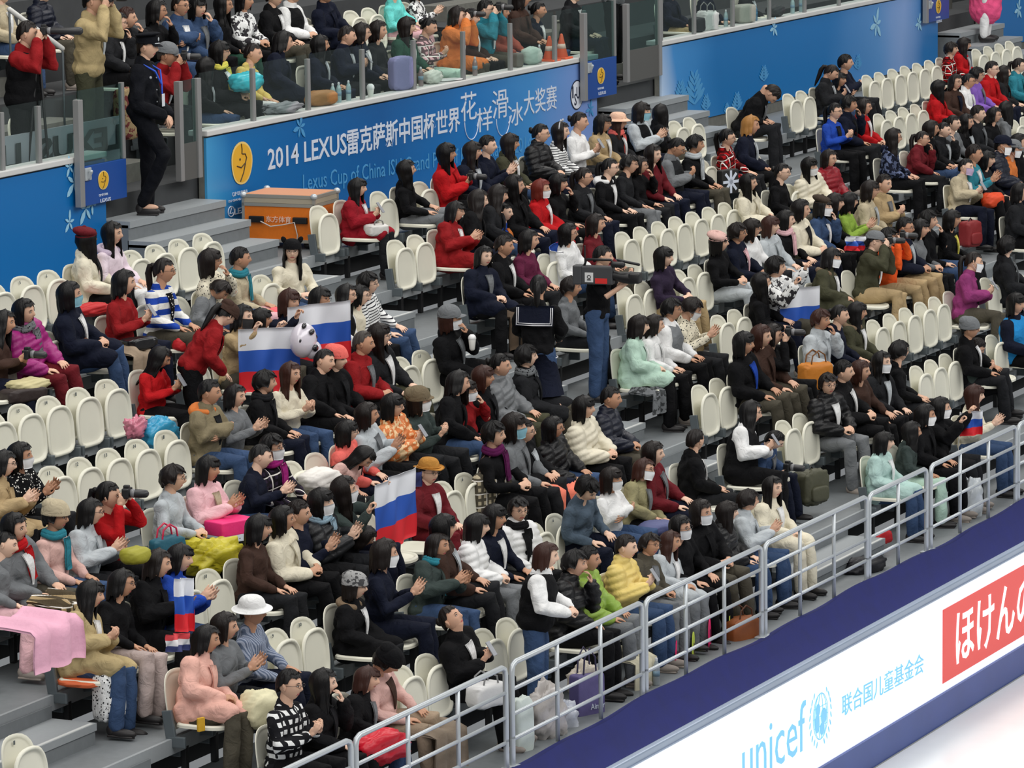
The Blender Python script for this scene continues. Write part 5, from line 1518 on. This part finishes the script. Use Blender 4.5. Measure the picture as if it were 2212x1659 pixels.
# tripod under the long lens
pl = [p for p in P if 'lens' in p['o']][0]; L_ = hand_pos(pl)
t = thing('tripod', 'black tripod under the long-lens camera at far left', 'tripod', (L_[0]-.02, max(L_[1]-.12, 1.42), 1.15))
for a in (.3, 2.4, 4.5): mb = MB(); mb.tube([(0, 0, L_[2]-1.28), (.26*math.cos(a), .15*math.sin(a), .01)], [.016, .012], n=8); obj('leg', mb, [M_BLK], t, True)
mb = MB(); mb.box((0, 0, L_[2]-1.22), (.06, .08, .05), bev=.01); mb.tube([(0, 0, L_[2]-1.55), (0, 0, L_[2]-1.22)], .016, n=8); obj('tripod_head', mb, [M_BLK], t)

# flight case
c0 = at(530, 512, .18); X0 = 17.45
t = thing('flight_case', 'orange flight case with aluminium edges beside the steps', 'case', (18.18, .52, .343), rz=math.radians(4))
w_, l_, hh = .62, .84, .50
mb = MB(); mb.box((0, 0, .08+hh*.40), (w_, l_, hh*.8)); obj('case_body', mb, [basic('case_orange', (222, 116, 24), .5, mott=.05)], t)
mb = MB(); mb.box((0, 0, .08+hh*.92), (w_+.01, l_+.01, hh*.16)); obj('lid', mb, [basic('case_lid', (170, 160, 140), .5)], t)
mb = MB(); mb.box((0, 0, .08+hh+.006), (w_-.03, l_-.03, .012)); obj('lid_top', mb, [basic('case_top', (214, 150, 108), .45)], t)
mb = MB()
for z in (.09, .08+hh*.80, .08+hh*.985):
    for s in (-1, 1): mb.box((s*w_/2, 0, z), (.02, l_+.03, .035)); mb.box((0, s*l_/2, z), (w_+.03, .02, .035))
for sx in (-1, 1):
    for sy in (-1, 1): mb.box((sx*w_/2, sy*l_/2, .08+hh/2), (.03, .03, hh))
obj('aluminium_edge', mb, [basic('aluminium', (168, 164, 154), .4, metal=.4)], t)
for sx in (-1, 1):
    for sy in (-1, 1): mb = MB(); mb.ell((sx*w_/2, sy*l_/2, .08+hh), (.04, .04, .035)); obj('ball_corner', mb, [M_STEEL], t, True)
for sx in (-1, 1):
    for sy in (-1, 1): mb = MB(); mb.tube([(sx*.22, sy*.3-.015, .04), (sx*.22, sy*.3+.015, .04)], .036, n=14); obj('caster', mb, [M_BLK], t, True)
for y in (-.26, .26): mb = MB(); mb.box((-w_/2-.02, y, .08+hh*.48), (.04, .17, .07), bev=.01); obj('power_strip', mb, [M_BLK], t)
mb = MB(); mb.tube([(-w_/2-.04, .2, .3), (-w_/2-.05, .08, .25), (-w_/2-.05, -.06, .27), (-w_/2-.04, -.2, .3), (-w_/2-.05, -.24, .16), (-w_/2-.04, -.22, .06)], .007, n=6); obj('cable', mb, [basic('cable_white', (196, 190, 184), .5)], t, True)
mb = MB(); V, F = text_mesh('东方体育', .30, .07, bold=.015); mb.add(np.stack([-w_/2-.013-V[:, 2], .15-V[:, 0], .29+V[:, 1]], 1), F); obj('lettering', mb, [basic('case_letter', (226, 190, 168), .6)], t)

# bags and clothing
def bag(name, label, cat, u, v, Y, d, rgb, kind='box', rz=-20, lump=.05, rough=.6, alpha=1, spec=.5, extra=None, tl=0):
    c = at(u, v, Y); t = thing(name, label, cat, c, rz=math.radians(rz))
    mb = MB(); softbox(mb, (0, 0, 0), d, (14 if lump == 0 else 5) if kind != 'soft' else 2.6, R=roty(tl), lump=lump, seed=u)
    m = basic('m_%s_%d_%d' % (name, u, v), rgb, rough, alpha=alpha, spec=spec, bump=.5, bscale=18)
    obj({'box': 'bag_body', 'soft': 'bundle', 'tote': 'bag_body', 'pack': 'bag_body'}[kind], mb, [m], t, True)
    if kind == 'tote':
        for s in (-1, 1):
            mb = MB(); mb.tube([(-d[0]*.25, s*d[1]*.3, d[2]*.42), (-d[0]*.2, s*d[1]*.3, d[2]*.78), (0, s*d[1]*.3, d[2]*.95), (d[0]*.2, s*d[1]*.3, d[2]*.78), (d[0]*.25, s*d[1]*.3, d[2]*.42)], .008, n=6)
            obj('handle', mb, [basic('h_%s_%d' % (name, u), extra or tuple(x*.6 for x in rgb), .6)], t, True)
    if kind == 'pack':
        mb = MB(); softbox(mb, (0, -d[1]*.5, -d[2]*.15), (d[0]*.7, d[1]*.3, d[2]*.45), 4); obj('front_pocket', mb, [m], t, True)
        mb = MB(); mb.tube([(-.04, 0, d[2]*.48), (0, 0, d[2]*.6), (.04, 0, d[2]*.48)], .009, n=6); obj('top_handle', mb, [M_BLK], t, True)
    return t
def drape(name, label, cat, u, v, Y, w_, l_, hang, rgb, rz=0, mat=None):
    c = at(u, v, Y); t = thing(name, label, cat, c, rz=math.radians(rz)); G = []
    for a in np.linspace(0, 1, 14):
        s = a*(l_+hang); row = []
        for x in np.linspace(-.5, .5, 18):
            fx = .03*math.cos(x*11)*(-1)+.012*math.sin(x*23+a*5)
            if s < l_: row.append((x*w_, .14-s, .03+fx-.0))
            else: row.append((x*w_*(1+.05*math.sin(a*9)), .14-l_-.05-.03*math.sin(x*14), .03+fx*.3-(s-l_)))
        G.append(row)
    mb = MB(); mb.sheet(np.array(G), .02); obj('fabric', mb, [mat or basic('d_%d' % u, rgb, .85, bump=.7, bscale=20)], t, True); return t
LY_ = -.42
bag('handbag', 'small tan leather handbag hanging at the navy-coated person', 'bag', 186, 768, rY(1, -.36), (.20, .09, .17), (156, 82, 38), 'tote', rz=-60)
bag('box_bag', 'white box bag on the lap of person in crimson coat', 'bag', 812, 496, rY(0, -.48), (.24, .2, .12), (206, 204, 200), 'tote', rz=-30)
bag('handbag', 'shiny black handbag on the lap of the person in dark red sweater', 'bag', 300, 742, rY(1, -.5), (.36, .2, .12), (26, 26, 28), 'box', rough=.25)
drape('coat', 'beige coat draped over the knees beneath the black handbag', 'coat', 282, 760, rY(1, -.44), .42, .26, .22, (146, 128, 108))
bag('clothes', 'red and white clothes on the lap of the person in cream padded jacket', 'clothes', 200, 668, rY(0, -.46), (.42, .26, .12), (186, 24, 30), 'soft', lump=.12)
bag('printed_cushion', 'red cushion with white marks beside the striped sweater', 'cushion', 398, 742, rY(1, -.5), (.26, .18, .16), (196, 28, 36), 'soft')
bag('coat', 'bright yellow padded coat bundled on the lap of light grey sweater', 'coat', 460, 1200, rY(4, -.62), (.50, .36, .28), (190, 178, 40), 'soft', lump=.24, rough=.45)
bag('handbag', 'lime green bag beside the yellow coat', 'bag', 292, 1200, rY(5, -.2), (.26, .2, .14), (152, 148, 40), 'soft')
bag('gift_box', 'hot pink box on the lap of pink jacket', 'box', 497, 1136, rY(4, -.5), (.40, .26, .13), (232, 42, 120), 'box', lump=0)
mb = MB(); mb.box((0, 0, -.085), (.395, .255, .07), bev=.004); obj('white_box_side', mb, [M_WHT], [o_ for o_ in bpy.data.objects if o_.name.startswith('gift_box')][0])
bag('tote_bag', 'teal tote bag with red handles left of the yellow coat', 'bag', 362, 1190, rY(5, .05), (.34, .12, .24), (22, 86, 104), 'tote', extra=(196, 30, 70))
bag('plastic_bag', 'turquoise plastic carrier bag on the floor below red cardigan', 'bag', 345, 938, rY(2, -.66), (.36, .26, .30), (52, 150, 190), 'soft', lump=.18, rough=.25)
bag('plastic_bag', 'pink clear plastic bag beside the turquoise carrier bag', 'bag', 292, 925, rY(2, -.55), (.2, .14, .18), (200, 120, 140), 'soft', lump=.25, rough=.15)
bag('straw_bag', 'cream woven bag at the left edge above the empty seats', 'bag', 60, 832, rY(1, -.55), (.42, .26, .12), (196, 186, 140), 'soft', lump=.1)
bag('handbag', 'dark brown handbag under the cream woven bag', 'bag', 50, 852, rY(1, -.56), (.44, .22, .13), (44, 32, 30), 'box')
t_ = bag('checked_tote', 'black and cream checked tote bag hung on an empty seat', 'bag', 1062, 1062, rY(5, -.22), (.46, .12, .40), (150, 146, 122), 'tote', extra=(84, 54, 42), lump=.02)
t_.children[0].data.materials[0] = cloth('bg', 's', '#')
bag('handbag', 'bright orange leather tote beside the light grey jacket', 'bag', 1762, 812, rY(5, -.30), (.42, .18, .30), (196, 120, 34), 'tote', rz=-30)
drape('blanket', 'pale pink blanket with dark print over knees at left edge', 'blanket', 52, 1345, rY(5, -.34), .66, .40, .34, (224, 168, 190), rz=0)
drape('blanket', 'tartan blanket over the knees beside the pink blanket', 'blanket', 118, 1300, rY(4, -.62), .4, .3, .08, (196, 150, 120), mat=cloth('tn', 's', '#'))
t_ = bag('backpack', 'black and white dotted backpack under the khaki-coated person', 'bag', 235, 1505, rY(5, -.50), (.24, .18, .38), (150, 150, 146), 'pack', lump=.04)
for ch in t_.children[:2]: ch.data.materials[0] = cloth('wh', 's', '*')
bag('scarf_bundle', 'red and yellow cushion on the seat of khaki-coated person', 'cushion', 182, 1470, rY(5, -.30), (.38, .40, .07), (206, 96, 50), 'soft', rz=0)
bag('fluffy_bag', 'cream fluffy bag with green panel left of checked shirt', 'bag', 560, 1530, rY(6, -.62), (.34, .26, .30), (212, 206, 170), 'soft', lump=.1)
bag('id_wallet', 'yellow card holder hanging from the salmon pink coat', 'card', 434, 1565, rY(6, -.42), (.07, .02, .11), (206, 160, 40), 'box', lump=0)
bag('handbag', 'bright red padded bag behind railing, bottom left', 'bag', 822, 1612, rY(7, -.56), (.50, .28, .26), (200, 22, 44), 'soft', lump=.14, rough=.4)
drape('fur_blanket', 'brown grey fur blanket over knees behind the railing', 'blanket', 915, 1575, rY(7, -.50), .50, .34, .36, (128, 114, 98))
bag('handbag', 'white tote with handle on lap behind the railing', 'bag', 1050, 1500, rY(7, -.56), (.34, .2, .2), (206, 206, 206), 'tote')
bag('knitted_bag', 'pale pleated bag hanging on railing above blue cloth', 'bag', 1128, 1570, rY(7, -.72), (.2, .12, .5), (206, 216, 210), 'box', lump=.05)
bag('plastic_bag', 'clear plastic bag with pink things behind the railing', 'bag', 1180, 1545, rY(7, -.70), (.34, .24, .52), (190, 184, 180), 'soft', lump=.2, rough=.15)
bag('plastic_bag', 'white plastic bag right of the pink-filled plastic bag', 'bag', 1220, 1560, rY(7, -.68), (.22, .2, .36), (196, 200, 210), 'soft', lump=.22, rough=.15)
bag('plastic_bag', 'patterned clear plastic bag above the lilac paper bag', 'bag', 1262, 1470, rY(7, -.6), (.28, .2, .3), (212, 202, 186), 'soft', lump=.22, rough=.15)
t = bag('paper_bag', 'dark lilac paper shopping bag with white script', 'bag', 1268, 1515, rY(7, -.66), (.30, .14, .50), (92, 84, 132), 'tote', lump=0, rz=-25)
mb = MB(); V, F = text_mesh('Aimer', .16, .05); mb.add(np.stack([-.02+V[:, 0], -.075-V[:, 2], -.06+V[:, 1]], 1), F); obj('lettering', mb, [M_WHT], t)
drape('coat', 'cream coat draped over knees behind the railing', 'coat', 1340, 1420, rY(7, -.46), .40, .34, .36, (210, 204, 178))
bag('handbag', 'brown leather bag on the floor right of the paddles', 'bag', 1602, 1362, rY(7, -.72), (.36, .2, .26), (142, 78, 36), 'tote', rz=-20)
bag('backpack', 'olive backpack hanging right of the denim-jacketed photographer', 'bag', 1752, 1052, rY(6, -.62), (.36, .24, .36), (70, 70, 52), 'pack', lump=.08)
bag('handbag', 'black shoulder bag on the floor behind the narrow railing panel', 'bag', 1868, 1222, rY(7, -.66), (.52, .26, .18), (24, 24, 30), 'soft', lump=.12)
bag('umbrella_cover', 'red folded cloth on the step behind narrow railing panel', 'cloth', 1910, 1160, rY(7, -.42), (.24, .06, .14), (186, 20, 30), 'soft', lump=.1)
bag('plastic_bag', 'white carrier bag behind the railing below the small flag', 'bag', 2100, 1080, rY(7, -.66), (.24, .18, .46), (200, 206, 210), 'soft', lump=.16, rough=.25)
bag('backpack', 'dark red backpack on the floor right of yellow vest', 'bag', 2096, 505, rY(3, -.62), (.30, .2, .34), (126, 24, 28), 'pack')
bag('bag', 'orange bag on the lap of teal sweater', 'bag', 2144, 432, rY(3, -.52), (.34, .24, .2), (222, 74, 30), 'soft', lump=.08)
t_ = bag('cushion', 'black and white flag-pattern cushion below the red checked shirt', 'cushion', 1572, 392, rY(1, -.5), (.30, .1, .30), (30, 30, 30), 'box', lump=0)
mb = MB()
for a in (0, .8, -.8, 1.57): mb.box((0, -.055, 0), (.28, .006, .035), roty(a))
obj('white_cross', mb, [M_WHT], t_)
drape('blanket', 'brown mottled blanket over knees of the navy-coated person', 'blanket', 1090, 680, rY(2, -.42), .56, .3, .36, (78, 62, 46))
drape('coat', 'coral padded coat over the knees of black jackets', 'coat', 1190, 1055, rY(5, -.44), .62, .3, .22, (226, 120, 96))
bag('cloth', 'pink hat held above the flags at the aisle', 'hat', 596, 678, rY(1, -.52), (.2, .16, .13), (230, 92, 100), 'soft')
bag('coat', 'white padded coat on an empty seat by coral jacket', 'coat', 690, 1035, rY(4, -.30), (.42, .3, .2), (224, 220, 214), 'soft', lump=.1)
bag('clothes', 'lavender cloth on the lap behind the knit mask wearer', 'clothes', 1420, 1140, rY(6, -.52), (.4, .3, .14), (74, 80, 124), 'soft')
drape('skirt', 'grey quilted blanket over the knees of mint coat', 'skirt', 1398, 850, rY(4, -.42), .34, .25, .22, (104, 118, 116), mat=cloth('gy', 's', '~'))
# paddles with letters behind the railing
for i, (u, v, col, ch) in enumerate(((1461, 1420, (240, 30, 110), 'I'), (1497, 1402, (206, 226, 80), 'O'), (1532, 1374, (240, 30, 110), 'J'), (1577, 1352, (206, 226, 80), 'C'))):
    t = thing('hand_fan', 'round %s hand fan on a stick, %s of four behind railing' % (('bright pink', 'yellow green')[i % 2], ('leftmost', 'second', 'third', 'rightmost')[i]), 'fan', at(u, v, rY(7, -.62)), rz=math.radians(18))
    mb = MB(); xs = oval(0, 0, .115, .16); ngon(mb, xs, 0, .008); obj('disc', mb, [basic('fan_%d' % (i % 2), col, .5)], t)
    mb = MB(); wall_text(mb, ch, -.03, -.06, -.011, .06, .12, bold=.01); obj('lettering', mb, [basic('fan_ink', (60, 30, 60), .6)], t)
    mb = MB(); mb.tube([(0, -.004, -.15), (0, -.004, -.34)], .006, n=6); obj('stick', mb, [basic('stick_white', (220, 220, 215), .5)], t, True)
    mb = MB(); softbox(mb, (0, -.005, -.19), (.13, .05, .08), 2.2, lump=.25); obj('ribbon', mb, [basic('ribbon_%d' % (i > 0), ((150, 16, 60), (24, 60, 170))[i > 0], .3)], t, True)
# ledge clutter
def bottle(u, v, Y, label, col=(170, 196, 200), h_=.22):
    c = at(u, v, Y); c[2] = ZT+.06 if Y > 1 else -7*RH; t = thing('water_bottle', label, 'bottle', c)
    mb = MB(); mb.tube([(0, 0, .012), (0, 0, h_*.7), (0, 0, h_*.82), (0, 0, h_*.93)], [.031, .031, .022, .012], n=14); obj('bottle_body', mb, [basic('bottle_%d' % int(col[0]), col, .12, spec=.9, alpha=.75)], t, True)
    mb = MB(); mb.tube([(0, 0, h_*.93), (0, 0, h_)], .014, n=10); obj('cap', mb, [basic('bottle_cap', (206, 210, 214), .4)], t, True)
    mb = MB(); mb.tube([(0, 0, h_*.35), (0, 0, h_*.55)], .0318, n=14, cap=False); obj('wrapper', mb, [basic('wrapper_%d' % int(col[1]), (120, 150, 170) if col[0] > 120 else (30, 110, 150), .4)], t, True)
LDY = BY+.13
bottle(718, 160, LDY, 'clear water bottle on the ledge left of twin bottles'); bottle(731, 160, LDY, 'clear water bottle, left of the pair behind glass'); bottle(752, 155, LDY, 'clear water bottle, right of the pair behind glass')
bottle(909, 165, LDY, 'water bottle on the ledge right of the lavender bag', (150, 130, 130)); bottle(1026, 150, LDY, 'pale blue carton-like bottle on the ledge', (150, 190, 200)); bottle(1165, 120, LDY, 'green-labelled bottle on ledge by jug', (150, 190, 160))
bottle(1568, 40, LDY, 'clear water bottle on ledge between two bags'); bottle(1632, 38, LDY, 'blue sports bottle on ledge right of paper bag', (60, 120, 160)); bottle(1712, 18, LDY, 'clear water bottle on ledge, upper right, left one'); bottle(1730, 14, LDY, 'clear water bottle on ledge, upper right, right one')
bottle(1418, 1480, rY(7, -.78), 'clear water bottle on the floor behind the railing post', (160, 170, 176), .24)
def ledge(name, label, cat, u, d, rgb, kind='box', lump=.05, **k):
    c = at(u, 120, LDY); t = bag(name, label, cat, u, 120, LDY, d, rgb, kind, lump=lump, **k); t.location[2] = ZT+.06+d[2]/2; return t
ledge('carrier_bag', 'tall lavender carrier bag standing on ledge behind glass', 'bag', 866, (.34, .16, .40), (134, 132, 176), 'box', .04)
ledge('shoulder_bag', 'tan brown leather shoulder bag on ledge behind glass', 'bag', 692, (.46, .2, .18), (158, 108, 56), 'soft')
ledge('plush_toy', 'white plush toy dog lying on the ledge behind glass', 'toy', 934, (.24, .18, .16), (214, 216, 206), 'soft', .12)
ledge('jug', 'pale plastic jug bag on ledge beside the orange cone', 'bag', 1148, (.30, .2, .22), (172, 190, 180), 'soft', .06)
ledge('carrier_bag', 'white plastic carrier bag on ledge above right banner', 'bag', 1528, (.30, .2, .26), (196, 198, 196), 'tote', .08)
ledge('paper_bag', 'grey paper bag on ledge above right banner', 'bag', 1608, (.34, .2, .26), (160, 160, 150), 'box', .03)
ledge('shoulder_bag', 'black bag left of the white plastic carrier bag', 'bag', 1506, (.2, .18, .2), (30, 30, 36), 'box', .03)
ledge('shoulder_bag', 'dark bundle on ledge right of the blue sports bottle', 'bag', 1675, (.3, .2, .16), (50, 50, 54), 'soft', .1)
ledge('paper_packet', 'white paper on ledge left of pale blue bottle', 'paper', 968, (.42, .2, .03), (206, 206, 206), 'soft', .02)
ledge('plastic_bag', 'grey crumpled plastic bag on ledge under the pale yellow sweater', 'bag', 606, (.5, .2, .12), (130, 132, 136), 'soft', .2)
ledge('glass_jar', 'clear jar with dark contents left of the plastic jug', 'jar', 1118, (.12, .12, .18), (110, 104, 98), 'box', .02)
t = bag('basin', 'turquoise plastic bag on the lap of pale yellow sweater', 'bag', 531, 178, UY['U0'][0]-.55, (.42, .26, .22), (60, 190, 206), 'soft', lump=.1, rough=.2)
t = thing('paper_cup', 'white lidded paper cup on the ledge behind glass', 'cup', (at(807, 190, LDY-.1)[0], LDY-.06, ZT+.06)); mb = MB(); mb.tube([(0, 0, .012), (0, 0, .10)], [.03, .042], n=16); obj('cup_wall', mb, [basic('paper_white', (226, 224, 218), .6)], t, True)
mb = MB(); mb.tube([(0, 0, .105), (0, 0, .118)], .046, n=16); obj('lid', mb, [basic('lid_white', (236, 236, 236), .4)], t, True)
for i, (u, nm) in enumerate(((1187, 'left'), (1213, 'right'))):
    t = thing('traffic_cone', 'orange traffic cone on the ledge, %s one of the pair' % nm, 'cone', (at(u, 110, LDY)[0], LDY, ZT+.06))
    mb = MB(); mb.box((0, 0, .012), (.22, .22, .024), bev=.005); mb.tube([(0, 0, .02), (0, 0, .30)], [.085, .02], n=20); obj('cone_body', mb, [basic('cone_orange', (222, 96, 56), .5)], t, True)
    mb = MB(); mb.tube([(0, 0, .13), (0, 0, .19)], [.062, .047], n=20, cap=False); obj('reflective_band', mb, [basic('cone_band', (220, 196, 180), .5)], t, True)
# walker in white trousers on the far right steps, and a striped sack by the guard
t = bag('patterned_sack', 'brown and white patterned sack leaning behind the guard', 'bag', 275, 245, 1.5, (.28, .2, .55), (120, 92, 70), 'box', lump=.03); t.children[0].data.materials[0] = cloth('tn', 's', '~')
mb = MB()
mb.tube([(-.62, -.30, .0), (-.30, .02, .62)], .03, n=8)
t = thing('handrail', 'white sloping handrail at the top left corner', 'handrail', (0, 0, 0)); a = at(20, 20, 2.0); b = at(135, 105, 1.7); mb = MB(); mb.tube([a, b], .028, n=8); obj('rail_tube', mb, [basic('rail_white', (200, 200, 196), .4)], t, True)
for q, f in ((a, 0), (b, 0)): mb = MB(); mb.tube([q, (q[0], q[1], q[2]-.8)], .012, n=8); obj('rail_post', mb, [M_BRK], t, True)
